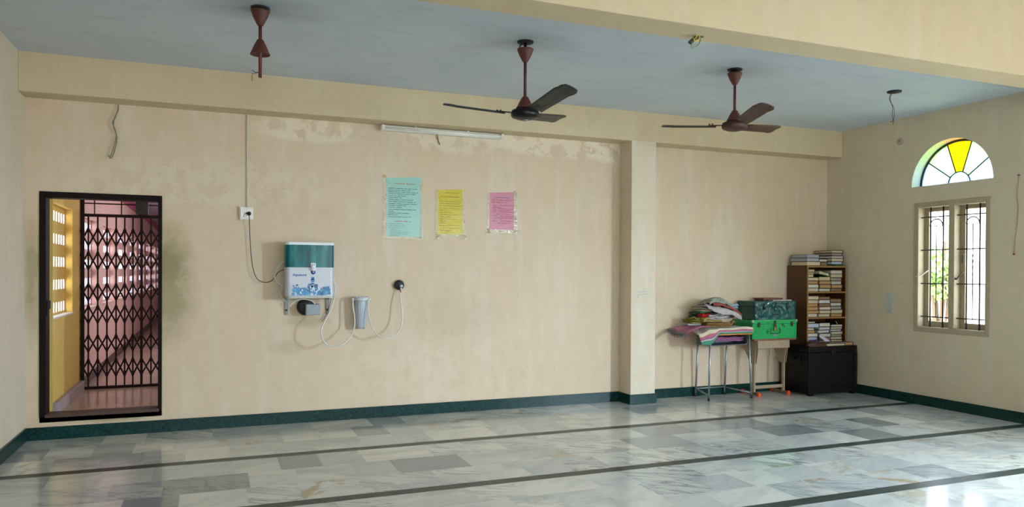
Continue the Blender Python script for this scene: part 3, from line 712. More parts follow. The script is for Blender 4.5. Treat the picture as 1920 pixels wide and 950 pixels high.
# blue squares print
r = random.Random(5); bl = [flat('#14588F', .3), flat('#1B78B0', .3), flat('#0F4478', .3), flat('#389CC8', .3), flat('#C4D4DE', .3), flat('#1D86B4', .3)]
m = MB(); n = 0
def sq(x, z, s, mi, lift):
    m.mi = mi; m.box(x-s/2, x+s/2, pyf+.003-lift, pyf+.0035, z-s/2, z+s/2)
for i in range(280):
    x = r.uniform(px0+.07, px1-.05); u = (x-(px0+px1)/2)/((px1-px0)/2)
    top = .060+.055*math.exp(-((u-.06)/.16)**2)+.018*math.exp(-((u+.62)/.15)**2)+.016*math.exp(-((u-.72)/.2)**2)
    z = 1.368+top*r.random()**1.1; s = r.choice((.012, .016, .02, .024, .03)); sq(x, max(z, 1.362+s/2), s, r.choice((0, 1, 1, 2, 3, 3, 4, 5)), .0006+.00002*i)
for x, z, s, mi in ((tx-.003, 1.548, .03, 1), (tx-.003, 1.527, .034, 1), (tx-.04, 1.482, .02, 1), (tx+.03, 1.47, .036, 2), (tx-.01, 1.462, .04, 4), (tx-.01, 1.462, .02, 0), (.835, 1.478, .018, 2), (.80, 1.47, .018, 1)):
    sq(x, z-.01, s, mi, .0045)
part(m, 'printed_squares', bl, body, 'pattern of blue squares')
fc = bpy.data.curves.new('t', 'FONT'); fc.body = 'Aquasure'; fc.size = .036; fc.offset = .0008; fc.extrude = .0006; fo = bpy.data.objects.new('t', fc); C.objects.link(fo)
bpy.context.view_layer.update(); me = bpy.data.meshes.new_from_object(fo); bpy.data.objects.remove(fo)
me.name = 'lettering'; me.materials.append(flat('#22408C', .4)); me.transform(Matrix.Rotation(PI/2, 4, 'X')); 
lx = P('y', pyf, 549, 516)
me.transform(Matrix.Translation(Vector((lx.x, pyf+.0025, lx.z-.006))-parent_loc(body))); lo = bpy.data.objects.new('lettering', me); C.objects.link(lo); lo.parent = body; lo['label'] = 'blue lettering'
m = MB(); pslab(m, px0+.002, px1+.002, pyf-.002, D-.001, 1.332, 1.354, .045); part(m, 'base_plate', flat('#A4A79E', .4, .2), t, 'grey metal shelf plate')
for xx in (P('y', D-.02, 537, 570).x, P('y', D-.02, 614, 570).x):
    m = MB(); m.box(xx-.016, xx+.016, D-.016, D, 1.15, 1.34, .002); m.box(xx-.012, xx+.012, 8.03, D-.012, 1.318, 1.333, .002); b = part(m, 'bracket', flat('#77797A', .4, .3), t)
    m = MB(); m.lathe([(0, -.026), (.009, -.026), (.011, -.016), (0, -.016)], (xx, D, 1.20), 10, 'Y'); part(m, 'bolt', M_BLACKM, b)
# valve with motor beneath the purifier
hc = P('y', D-.03, 573, 575)
t = thing('booster_pump', 'small black round pump with a grey square end cap below the purifier', 'pump', (hc.x, D, hc.z))
m = MB(); m.lathe([(0, 0), (.088, 0), (.09, -.02), (.078, -.045), (.05, -.05), (0, -.05)], (hc.x, D, hc.z), 24, 'Y'); part(m, 'flange', M_BLACKM, t, 'black round flange')
gc = P('y', D-.13, 587, 580); m = MB(); m.lathe([(0, -.04), (.035, -.04), (.035, -.1), (0, -.1)], (hc.x+.035, D, hc.z-.02), 18, 'Y'); m.box(gc.x-.074, gc.x+.074, D-.16, D-.07, gc.z-.058, gc.z+.058, .008, seg=2); part(m, 'end_cap', M_GREYPL, t, 'grey square plastic end cap')
# hoses
def hose(pts, r, label, mat=M_HOSE, name='water_hose'):
    m = MB(); m.tube(spline(pts, 7), r, 8); return tag(m.build(name, mat), label, 'hose')
hose([P('y', 8.16, 533, 490), P('y', 8.16, 524, 496), P('y', 8.17, 517, 508), P('y', 8.18, 515, 520), P('y', 8.18, 521, 530), P('y', 8.18, 531, 536)], .007, 'short white hose looping out beside the left side of the purifier tank')
hose([P('y', 8.19, 533, 538), P('y', 8.19, 526, 546), P('y', 8.19, 527, 556), P('y', 8.19, 535, 565)], .006, 'white hose curl at the lower left corner of the purifier')
hose([P('y', 8.16, 543, 575), P('y', 8.14, 550, 566), P('y', 8.12, 563, 561), P('y', 8.11, 575, 561), P('y', 8.10, 586, 565), P('y', 8.10, 591, 571)], .007, 'white hose arching over the black pump under the purifier')
hose([P('y', 8.14, 624, 521), P('y', 8.12, 628, 535), P('y', 8.10, 627, 555), P('y', 8.05, 620, 580), P('y', 8.01, 610, 600), P('y', 7.99, 603, 615), P('y', 7.99, 603, 630), P('y', 7.99, 609, 642), P('y', 7.99, 622, 649), P('y', 7.99, 640, 646), P('y', 8.02, 655, 634), P('y', 8.09, 664, 615), P('y', 8.10, 665, 595), P('y', 8.11, 662, 575), P('y', 8.12, 662, 561)], .0075, 'long white hose hanging in a loop from the purifier to the filter housing')
hose([P('y', 8.21, 623, 530), P('y', 8.22, 622, 552), P('y', 8.22, 615, 583), P('y', 8.22, 604, 603)], .004, 'thin dark cable behind the hose at the right side of the purifier', flat('#5A5A56', .5), 'power_cable')
hose([P('y', 8.10, 691, 561), P('y', 8.07, 690, 580), P('y', 8.04, 693, 600), P('y', 8.01, 700, 618), P('y', 8.01, 712, 630), P('y', 8.01, 728, 633), P('y', 8.04, 742, 627), P('y', 8.10, 752, 610), P('y', 8.12, 754, 585), P('y', 8.15, 751, 562), P('y', 8.19, 749, 546)], .0075, 'white hose hanging in a loop from the filter housing to the wall tap')
# filter housing
fc_ = P('y', 8.15, 677, 590); fx = fc_.x
t = thing('filter_housing', 'grey cylindrical water filter housing on the wall right of the purifier', 'water filter', (fx, 8.15, 1.0))
z1, z0 = P('y', 8.15, 677, 563).z, P('y', 8.15, 677, 616).z
m = MB(); m.lathe([(0, z0), (.045, z0), (.052, z0+.012), (.056, z0+.06), (.066, z1-.02), (.066, z1), (0, z1)], (fx, 8.15, 0), 18)
for k in range(9):
    a = 2*PI*k/9; m.bar((fx+.052*math.cos(a), 8.15+.052*math.sin(a), z0+.03), (fx+.064*math.cos(a), 8.15+.064*math.sin(a), z1-.03), .007)
part(m, 'bowl', flat('#A9B3B8', .35, 0, .04), t)
m = MB(); m.lathe([(0, z1), (.076, z1), (.078, z1+.006), (.078, z1+.028), (.07, z1+.034), (0, z1+.034)], (fx, 8.15, 0), 24)
for k in range(10):
    a = 2*PI*k/10; m.box(fx+.07*math.cos(a)-.006, fx+.07*math.cos(a)+.006, 8.15+.07*math.sin(a)-.006, 8.15+.07*math.sin(a)+.006, z1+.03, z1+.045, .001)
part(m, 'cap', flat('#BCC2C2', .35, 0, .04), t)
m = MB(); m.box(fx-.06, fx+.06, 8.15, D, z1+.034, z1+.042); m.box(fx-.06, fx+.06, D-.006, D, z1-.05, z1+.042, .001); part(m, 'bracket', M_STEEL, t)
for sg in (-1, 1):
    m = MB(); m.lathe([(0, 0), (.012, 0), (.012, sg*.03), (0, sg*.03)], (fx+sg*.075, 8.14, z1+.016), 12, 'X'); part(m, 'elbow', M_WHITE, t)
# wall tap
tp = P('y', D-.03, 749, 534); t = thing('wall_tap', 'small black tap with grey knob on the wall right of the filter', 'tap', (tp.x, D, tp.z))
m = MB(); m.lathe([(0, 0), (.055, 0), (.056, -.015), (.05, -.045), (.03, -.05), (0, -.05)], (tp.x, D, tp.z), 18, 'Y'); part(m, 'flange', M_BLACKM, t)
m = MB(); m.lathe([(0, -.05), (.018, -.05), (.02, -.085), (.012, -.09), (0, -.09)], (tp.x+.008, D, tp.z-.012), 14, 'Y'); m.bar((tp.x+.008, D-.075, tp.z-.01), (tp.x+.008, D-.075, tp.z-.05), .014); part(m, 'knob', M_STEEL, t, 'grey metal knob')
m = MB(); m.tube([(tp.x+.004, D-.062, tp.z-.04), (tp.x+.004, D-.062, tp.z-.085)], .008, 8); part(m, 'red_collar', flat('#B03A30', .5), t, 'red collar')

# posters
def tape_mat():
    t = NT('clear_tape'); t.b.inputs['Alpha'].default_value = .42; t.base(t.ramp(t.noise(t.coord(), 40, 3), [(.3, hx('#CDC09A')), (.7, hx('#EFE6C8'))])); t.b.inputs['Roughness'].default_value = .12; t.b.inputs['Specular IOR Level'].default_value = .9; t.bump(t.noise(t.coord(), 25, 3), .6, .01); return t.m
M_TAPE = tape_mat(); M_TAPEO = flat('#BFA878', .5)
def paper_mat(name, col):
    t = NT(name); n = t.noise(t.coord(), 12, 3); c = hx(col); t.base(t.ramp(n, [(.3, tuple(x*.94 for x in c[:3])), (.7, c)])); t.b.inputs['Roughness'].default_value = .22; t.b.inputs['Specular IOR Level'].default_value = .5
    t.bump(t.noise(t.coord(), 9, 2), .35, .01); return t.m
def scribble(m, x0, z, words, h, r, y, w=.0028):
    x = x0
    for wl in words:
        n = max(2, int(wl/(h*.55))); pts = []
        for i in range(n+1): pts.append((x+wl*i/n, z+(r.uniform(.2, 1) if i % 2 else r.uniform(-.5, .1))*h))
        for a, b in zip(pts, pts[1:]):
            d = Vector((b[0]-a[0], b[1]-a[1])).normalized(); nx, nz = -d.y*w/2, d.x*w/2
            m.hull([(a[0]-nx, y, a[1]-nz), (b[0]-nx, y, b[1]-nz), (b[0]+nx, y, b[1]+nz), (a[0]+nx, y, a[1]+nz)], [(a[0]-nx, y+.0006, a[1]-nz), (b[0]-nx, y+.0006, b[1]-nz), (b[0]+nx, y+.0006, b[1]+nz), (a[0]+nx, y+.0006, a[1]+nz)])
        x += wl+h*1.6
    return x
def poster(corners, pcol, label, lines, seed, tape):
    tl, tr_, br, bl_ = [P('y', D-.003, *c) for c in corners]
    t = thing('wall_poster', label, 'poster', ((bl_.x+br.x)/2, D, bl_.z), 'handwritten posters on the back wall')
    m = MB(); y0, y1 = D-.0035, D-.0005
    m.hull([(p.x, y0, p.z) for p in (bl_, br, tr_, tl)], [(p.x, y1, p.z) for p in (bl_, br, tr_, tl)])
    part(m, 'sheet', pcol, t)
    r = random.Random(seed); w = (tr_-tl).length; h = (tl-bl_).length
    for nm, mat, rows in lines:
        m = MB()
        for (fx_, fz, ws, hh) in rows:
            x = tl.x+(bl_.x-tl.x)*fz+fx_*w; z = tl.z-fz*h-(fx_*(tl.z-tr_.z))
            scribble(m, x, z, [q*w for q in ws], hh*h, r, y0-.0008, .0042 if hh > .012 else .0034)
        part(m, nm, mat, t)
    for (x0, x1, z0, z1, mt) in tape:
        m = MB(); m.box(tl.x+x0*w, tl.x+x1*w, D-.0052, D-.0042 if mt is M_TAPE else D-.0005, bl_.z+z0*h, bl_.z+z1*h); part(m, 'tape', mt, t)
ink = flat('#2B4A48', .6); inkr = flat('#B0603A', .6); inkp = flat('#A84A6A', .6); inky = flat('#8A8420', .6); inko = flat('#B07A1C', .6); inkred = flat('#B03A50', .6); inkb = flat('#5D6796', .6)
R = random.Random(2)
def row(fx_, fz, total, hh, n=None):
    ws = []; left = total
    while left > .03:
        q = min(left, R.uniform(.08, .2)); ws.append(q); left -= q+.04
    return (fx_, fz, ws, hh)
g_rows = [row(.08, .175, .86, .009), row(.07, .205, .68, .009), row(.08, .235, .90, .009), row(.08, .265, .84, .009), row(.08, .30, .55, .009), row(.08, .33, .40, .009), row(.08, .362, .75, .009), row(.08, .395, .82, .009), row(.08, .43, .86, .009), row(.08, .46, .52, .009), row(.08, .49, .38, .009), row(.08, .525, .82, .009), row(.08, .558, .13, .009), row(.07, .585, .62, .010), row(.07, .615, .27, .009), row(.08, .648, .64, .010)]
poster(((722, 333), (790, 332), (794, 445), (724, 446)), paper_mat('pale_turquoise_paper', '#9CCBBC'), 'large turquoise handwritten poster, leftmost of the three on the wall',
       [('heading', inkr, [(.26, .10, [.27, .24], .018)]), ('written_lines', ink, g_rows), ('second_heading', inkp, [(.24, .73, [.2, .12, .05], .016)]),
        ('lower_lines', flat('#5E9088', .6), [row(.08, .765, .42, .008), row(.08, .80, .45, .008), row(.08, .833, .4, .008), row(.12, .87, .3, .008), row(.10, .90, .62, .008), row(.10, .93, .5, .008), row(.1, .96, .3, .008)])], 1,
       [(-.06, .04, .02, .98, M_TAPE), (.965, 1.03, .0, .98, M_TAPE), (.0, 1.0, -.02, .03, M_TAPE), (-.07, .03, 1.0, 1.05, M_TAPEO)])
poster(((819, 356), (869, 355), (870, 439), (819, 440)), paper_mat('mustard_yellow_paper', '#C9B82F'), 'mustard yellow handwritten poster between the turquoise and the pink one',
       [('heading', inky, [(.3, .07, [.2, .1, .15], .013)]), ('second_heading', inko, [(.12, .15, [.3, .38], .016)]),
        ('written_lines', flat('#8E8020', .6), [row(.1, .25, .82, .012), row(.1, .30, .75, .012), row(.1, .355, .8, .012), row(.1, .405, .82, .012), row(.1, .45, .2, .012), row(.1, .50, .55, .012), row(.1, .55, .84, .012), row(.1, .60, .5, .012), row(.1, .645, .72, .012), row(.1, .695, .32, .012), row(.1, .74, .25, .012), row(.1, .79, .72, .012)]),
        ('lower_lines', inko, [row(.2, .85, .7, .010), row(.12, .90, .5, .010), row(.3, .94, .3, .01)])], 2,
       [(-.04, .03, .0, 1.0, M_TAPE), (.96, 1.05, -.02, 1.02, M_TAPE), (.0, 1.1, -.06, .015, M_TAPE), (-.06, .12, -.10, -.0, M_TAPE), (.86, 1.14, -.09, .0, M_TAPE)])
poster(((917, 361), (967, 360), (968, 432), (918, 433)), paper_mat('rose_pink_paper', '#CA8697'), 'small pink handwritten poster with shiny tape edges, rightmost of the three',
       [('heading', inkb, [(.22, .13, [.28, .22], .014)]), ('written_lines', inkred, [row(.1, .19, .78, .014), row(.08, .25, .6, .014), row(.37, .34, .55, .013), row(.14, .385, .35, .013), row(.35, .43, .58, .013), row(.16, .47, .74, .013), row(.38, .52, .55, .013), row(.24, .565, .6, .013), row(.4, .62, .5, .013), row(.22, .66, .7, .013), row(.4, .70, .1, .013), row(.4, .75, .5, .013), row(.28, .80, .6, .013), row(.4, .85, .08, .013)]),
        ('blue_lines', inkb, [row(.12, .34, .18, .013), row(.12, .43, .16, .013), row(.12, .50, .18, .013), row(.12, .60, .17, .013), row(.12, .74, .18, .013)])], 3,
       [(-.06, .02, -.06, .98, M_TAPE), (.93, 1.07, -.02, 1.04, M_TAPE), (.0, 1.0, -.06, .05, M_TAPE), (-.14, .02, -.08, .06, M_TAPE), (.9, 1.12, -.12, .05, M_TAPE), (.9, 1.02, 1.0, 1.07, M_TAPE)])
# right wall fittings
m = MB(); a, b = P('x', XR, 1662, 549), P('x', XR, 1674, 586); m.box(XR-.012, XR, b.y, a.y, b.z, a.z, .004); swp = thing('blank_switch_plate', 'grey blank metal plate on the side wall between bookcase and window', 'wall plate', (XR, (a.y+b.y)/2, b.z))
part(m, 'plate', M_SWPL, swp)
m = MB()
for z in (a.z-.02, b.z+.02): m.lathe([(0, -.016), (.005, -.015), (.005, -.011), (0, -.011)], (XR, (a.y+b.y)/2, z), 8, 'X')
part(m, 'screw', flat('#6E706C', .4), swp)
rc = P('x', XR, 1688, 265); rp_ = thing('round_cover_plate', 'small round cream cover plate high on the side wall left of the arched window', 'wall plate', (XR, rc.y, rc.z))
m = MB(); m.lathe([(0, 0), (.045, 0), (.045, -.008), (.036, -.014), (0, -.016)], (XR, rc.y, rc.z), 20, 'X'); part(m, 'disc', flat('#AFA388', .5), rp_)
m = MB(); m.lathe([(0, -.0145), (.008, -.0145), (.007, -.02), (0, -.02)], (XR, rc.y, rc.z), 8, 'X'); part(m, 'screw', M_BLACKM, rp_)
q = lambda px, py, o=.008: P('x', XR-o, px, py)
t = thing('wall_wire', 'thin pinkish wire running down the side wall right of the window', 'wire', q(1903, 475, 0))
m = MB(); m.tube(spline([q(1911, 329), q(1909, 345), q(1907, 365), q(1909, 390), q(1907, 420), q(1903, 450), q(1902, 476)], 5), .0035, 6); part(m, 'strand', flat('#A8826C', .6), t)
for (x, y) in ((1911, 328), (1902, 476)):
    e = q(x, y, .0); m = MB(); m.lathe([(0, 0), (.010, 0), (.009, -.016), (0, -.018)], (XR, e.y, e.z), 10, 'X'); part(m, 'end_knot', flat('#7A2E2A', .5), t)

# ------------------------------------------------------------------ dark wooden chest
cx0, cx1, cy0, cy1, ch = 7.290, 8.128, 7.650, 8.2, .648
t = thing('wooden_chest', 'large dark brown wooden chest standing on the floor in the corner', 'chest', ((cx0+cx1)/2, 7.9, 0))
m = MB(); m.box(cx0+.01, cx1-.01, cy0+.01, cy1-.01, .045, ch-.078, .004)
part(m, 'body', M_CHEST, t)
m = MB(); m.box(cx0, cx1, cy0, cy1, ch-.074, ch, .006, seg=2); part(m, 'lid', M_CHEST, t)
m = MB()
m.box(cx0-.004, cx0+.05, cy0-.004, cy0+.012, .045, ch-.08, .003); m.box(cx1-.05, cx1+.0, cy0-.004, cy0+.012, .045, ch-.08, .003)
m.box(cx0, cx1, cy0-.006, cy0+.01, .04, .11, .003); m.box(cx0-.004, cx0+.01, cy0, cy0+.05, .045, ch-.08, .003); part(m, 'corner_boards', M_CHEST, t)
for x in (cx0+.03, cx1-.07):
    for y in (cy0+.03, cy1-.07):
        m = MB(); m.hull([(x, y-.02, 0), (x+.045, y-.02, 0), (x+.045, y+.03, 0), (x, y+.03, 0)], [(x-.015, y-.03, .048), (x+.06, y-.03, .048), (x+.06, y+.045, .048), (x-.015, y+.045, .048)]); part(m, 'foot', M_CHEST, t)
m = MB(); m.box((cx0+cx1)/2-.03, (cx0+cx1)/2+.03, cy0-.008, cy0+.012, ch-.14, ch-.04, .003); m.lathe([(0, -.016), (.012, -.016), (.012, 0), (0, 0)], ((cx0+cx1)/2, cy0, ch-.11), 12, 'Y'); part(m, 'hasp', flat('#221B1A', .35, .5), t)
m = MB(); hy = 7.9; m.box(cx0-.004, cx0+.011, hy-.09, hy+.09, .42, .50, .002); m.tube(spline([(cx0-.004, hy-.07, .48), (cx0-.03, hy-.065, .46), (cx0-.035, hy, .45), (cx0-.03, hy+.065, .46), (cx0-.004, hy+.07, .48)], 4), .007, 6); part(m, 'side_handle', flat('#2A2423', .35, .5), t)

# ------------------------------------------------------------------ bookcase standing on the chest
bx0, bx1, by0, by1, bz1 = 7.443, 8.140, 7.85, 8.225, 1.722
bz0 = ch+.001; sh = [1.005, 1.352]; th = .022
t = thing('bookcase', 'brown wooden bookcase with three open shelves, standing on the dark chest', 'bookcase', ((bx0+bx1)/2, 8.0, bz0))
for x0, x1 in ((bx0, bx0+th), (bx1-th, bx1)):
    m = MB(); m.box(x0, x1, by0+.004, by1, bz0, bz1-th, .001); s = part(m, 'side_panel', M_SHELF, t)
    m = MB(); m.box(x0, x1, by0, by0+.0045, bz0, bz1-th); part(m, 'edge_strip', M_SHELFEDGE, s, 'lighter front edge')
m = MB(); m.box(bx0, bx1, by0+.004, by1, bz1-th, bz1, .001); s = part(m, 'top_panel', M_SHELF, t)
m = MB(); m.box(bx0, bx1, by0, by0+.0045, bz1-th, bz1); part(m, 'edge_strip', M_SHELFEDGE, s, 'lighter front edge')
m = MB(); m.box(bx0+th, bx1-th, by1-.008, by1, bz0, bz1-th); part(m, 'back_panel', M_SHELF, t)
for z in [bz0]+sh:
    m = MB(); m.box(bx0+th, bx1-th, by0+.006, by1-.008, z, z+th*.9, .001); s = part(m, 'shelf', M_SHELF, t)
    m = MB(); m.box(bx0+th, bx1-th, by0+.002, by0+.0065, z, z+th*.9); part(m, 'edge_strip', M_SHELFEDGE, s, 'lighter front edge')

# books -------------------------------------------------------------
COV = {'dark red': '#5E2024', 'navy blue': '#1E2748', 'black': '#1A1818', 'dark green': '#234A2C', 'brown': '#5A3C26', 'grey': '#5E605E', 'green': '#2F7A36', 'tan': '#8C6A40', 'maroon': '#4A1A22', 'blue': '#2B3F8C'}
PG = {'cream': '#D2C39E', 'pale': '#D8D0BC', 'yellowed': '#BE9660', 'brownish': '#97795A', 'white': '#D2D0C8', 'grey-edged': '#A29C8A', 'lavender-grey': '#A9A9B4', 'bluish-white': '#BCC6D4'}
def page_mat(col):
    key = 'pg'+col
    if key in _mc: return _mc[key]
    t = NT('pages_'+col.strip('#')); c = hx(col); n = t.noise(t.coord(), 40, 4, .6, stretch=(.2, .2, 6)); m2 = t.noise(t.coord(), 14, 3)
    k = t.ramp(n, [(.3, tuple(x*.78 for x in c[:3])), (.7, c)]); k = t.mix(t.ramp(m2, [(.5, K0), (.8, (.3,)*3)]), k, tuple(x*.6 for x in c[:3])+(1,)); t.base(k); t.b.inputs['Roughness'].default_value = .8
    _mc[key] = t.m; return t.m
def book(cx, fy, z, w, d, h, cover, pages, rz=0, label='', group=None, rx=0, ry=0, spine='right'):
    """closed book lying flat, page edges to the front (-Y) and left; cover boards over and under; base at z"""
    t = thing('book', label, 'book', (cx, fy+d/2, z), group); t.rotation_euler = (rx, ry, rz)
    hw, hd = w/2, d/2; ct = min(.004, h*.12); L = parent_loc(t)
    def pm(m, name, mat):
        me = bpy.data.meshes.new(name); bmesh.ops.recalc_face_normals(m.bm, faces=list(m.bm.faces)); m.bm.to_mesh(me); m.bm.free(); me.materials.append(mat)
        o = bpy.data.objects.new(name, me); C.objects.link(o); o.parent = t; return o
    m = MB(); m.box(-hw, hw, -hd, hd, 0, ct); m.box(-hw, hw, -hd, hd, h-ct, h); sx0, sx1 = (hw-ct, hw) if spine == 'right' else (-hw, -hw+ct)
    m.box(sx0, sx1, -hd, hd, ct, h-ct); pm(m, 'cover', flat(COV[cover], .55, 0, .15))
    m = MB(); e = .005; m.box(-hw+(e if spine == 'right' else ct), hw-(ct if spine == 'right' else e), -hd+e, hd-e, ct, h-ct, min(.003, h*.1)); pm(m, 'pages', page_mat(PG[pages]))
    return t
br = random.Random(21)
shelfdef = {
 'top': (sh[1]+th*.9, [
   [(.040, 'brown', 'cream'), (.040, 'grey', 'pale'), (.038, 'brown', 'yellowed'), (.036, 'dark red', 'cream'), (.036, 'black', 'cream'), (.022, 'tan', 'cream'), (.03, 'brown', 'cream')],
   [(.036, 'black', 'pale'), (.042, 'black', 'yellowed'), (.040, 'brown', 'yellowed'), (.045, 'brown', 'cream')],
   [(.036, 'maroon', 'brownish'), (.040, 'navy blue', 'yellowed'), (.040, 'dark red', 'pale'), (.037, 'dark red', 'grey-edged'), (.040, 'brown', 'cream'), (.042, 'grey', 'pale')]]),
 'middle': (sh[0]+th*.9, [
   [(.040, 'dark green', 'pale'), (.033, 'tan', 'yellowed'), (.040, 'brown', 'yellowed'), (.036, 'tan', 'yellowed'), (.040, 'tan', 'cream'), (.043, 'dark red', 'cream')],
   [(.038, 'dark green', 'cream'), (.038, 'dark red', 'cream'), (.038, 'dark red', 'pale'), (.034, 'tan', 'brownish'), (.040, 'maroon', 'white'), (.034, 'brown', 'brownish')],
   [(.038, 'brown', 'yellowed'), (.040, 'grey', 'cream'), (.040, 'grey', 'grey-edged'), (.038, 'black', 'pale'), (.042, 'brown', 'brownish')]]),
 'bottom': (bz0+th*.9, [
   [(.036, 'blue', 'bluish-white'), (.036, 'blue', 'bluish-white'), (.040, 'black', 'pale'), (.030, 'tan', 'yellowed'), (.030, 'brown', 'cream'), (.048, 'navy blue', 'bluish-white'), (.02, 'black', 'cream')],
   [(.030, 'black', 'cream'), (.036, 'brown', 'brownish'), (.042, 'black', 'white'), (.036, 'black', 'white'), (.034, 'black', 'white'), (.044, 'black', 'pale')],
   [(.036, 'black', 'cream'), (.030, 'brown', 'cream'), (.026, 'brown', 'grey-edged'), (.034, 'grey', 'cream'), (.022, 'black', 'white'), (.028, 'black', 'cream'), (.026, 'black', 'pale')]])}
ordn = ['lowest', 'second', 'third', 'fourth', 'fifth', 'sixth', 'seventh', 'eighth']
for lv, (z0_, stacks) in shelfdef.items():
    cxs = (7.572, 7.785, 7.995)
    for si, st in enumerate(stacks):
        z = z0_; nm = ('left', 'middle', 'right')[si]
        for bi, (h, cv, pg) in enumerate(st):
            h *= 1.25
            w = br.uniform(.188, .208); cx = cxs[si]+br.uniform(-.003, .003); dd = br.uniform(.22, .27)
            if lv == 'top' and si == 0 and bi >= 4: w = .13; cx = 7.53
            if lv == 'bottom' and si == 0 and bi in (3, 4, 6): w = .14; cx = 7.54
            rz = br.uniform(-.035, .035) if bi == 0 else 0
            lab = '%s-paged %s book, %s in the %s stack on the %s shelf' % (pg, cv, 'lowest' if bi == 0 else ('topmost' if bi == len(st)-1 else ordn[bi]+' from bottom'), nm, lv)
            book(cx, by0+br.uniform(.018, .045), z, w, dd, h-.0012, cv, pg, rz, lab, 'books stacked on the bookcase shelves'); z += h
# slanting book at the top of the middle stack
zt2 = shelfdef['top'][0]+.163*1.25+.001
book(7.765, by0+.03, zt2+.018, .18, .2, .045, 'green', 'cream', 0, 'green-covered book lying tilted on top of the middle stack, top shelf', 'books stacked on the bookcase shelves', ry=.19)
# curved loose booklet leaning in the bottom compartment
t = thing('booklet', 'thin white-edged booklet leaning curved beside the right stack on the bottom shelf', 'booklet', (8.06, 7.98, bz0+th*.9))
pts = spline([P('y', 7.9, x, y) for x, y in ((1566.5, 602), (1570, 608), (1572.5, 615), (1573.5, 620))]+[Vector((8.075, 7.9, bz0+th*.9+.001))], 3)
for nm, ya, yb, mt in (('cover', 7.902, 8.08, 'black'), ('page_edges', 7.896, 7.902, 'white')):
    m = MB()
    for a, b in zip(pts, pts[1:]): m.hull([(a.x, ya, a.z), (a.x+.007, ya, a.z), (b.x+.007, ya, b.z), (b.x, ya, b.z)], [(a.x, yb, a.z), (a.x+.007, yb, a.z), (b.x+.007, yb, b.z), (b.x, yb, b.z)])
    part(m, nm, flat(COV['black'], .55, 0, .15) if mt == 'black' else flat('#C4C2BA', .6), t)
# books on top of the bookcase
z = bz1+.001
for h, cv, pg, w, d, lab in ((.055, 'dark red', 'cream', .235, .30, 'thick cream-paged book, lowest of three on the left of the bookcase top'),
                       (.05, 'grey', 'lavender-grey', .215, .33, 'grey-paged book in the middle of the left pile on the bookcase top'),
                       (.045, 'grey', 'lavender-grey', .215, .30, 'grey-paged book topmost on the left pile on the bookcase top')):
    book(7.447+w/2, by0+.01, z, w, d, h-.001, cv, pg, 0, lab, 'books piled on top of the bookcase'); z += h
m = MB(); zc = bz1+.001
g = bmesh.new(); bmesh.ops.create_grid(g, x_segments=14, y_segments=14, size=.5)
for v in g.verts:
    x, y = v.co.x, v.co.y; v.co = Vector((8.02+x*.25, by0+.15+y*.28, zc+.004+.008*(1+noise.noise(Vector((x*9, y*9, 3))))*(1-min(1, 4*max(abs(x), abs(y))**3))))
m.add(g, smooth=True); fl = [(7.9, by0+.01), (8.14, by0+.01), (8.14, by0+.28), (7.9, by0+.28)]
m.hull([(x, y, zc) for x, y in fl], [(x, y, zc+.0045) for x, y in fl])
bag = tag(m.build('plastic_bag', flat('#2F9A4A', .25)), 'flattened green plastic bag under the right pile on the bookcase top', 'bag')
z = bz1+.019
for h, cv, pg, w, lab in ((.043, 'navy blue', 'bluish-white', .19, 'white-paged navy book, lowest of the right pile on the bookcase top'),
                      (.043, 'brown', 'cream', .21, 'cream-paged brown book, second in the right pile on the bookcase top'),
                      (.034, 'dark red', 'white', .21, 'white-paged red-trimmed book, third in the right pile on the bookcase top'),
                      (.040, 'maroon', 'grey-edged', .19, 'grey-edged maroon book, second from top of the right pile on the bookcase top'),
                      (.036, 'black', 'cream', .205, 'yellowish-paged black book topmost of the right pile on the bookcase top')):
    book(7.90+w/2, by0+.03, z, w, .33, h-.001, cv, pg, 0, lab, 'books piled on top of the bookcase'); z += h
book(7.80, by0+.09, bz1+.001, .17, .24, .052, 'brown', 'brownish', 0, 'brownish book lying between the two piles on the bookcase top', 'books piled on top of the bookcase')
book(7.80, by0+.09, bz1+.054, .17, .22, .040, 'black', 'white', 0, 'black book on the brownish one between the two piles, bookcase top', 'books piled on top of the bookcase', spine='left')

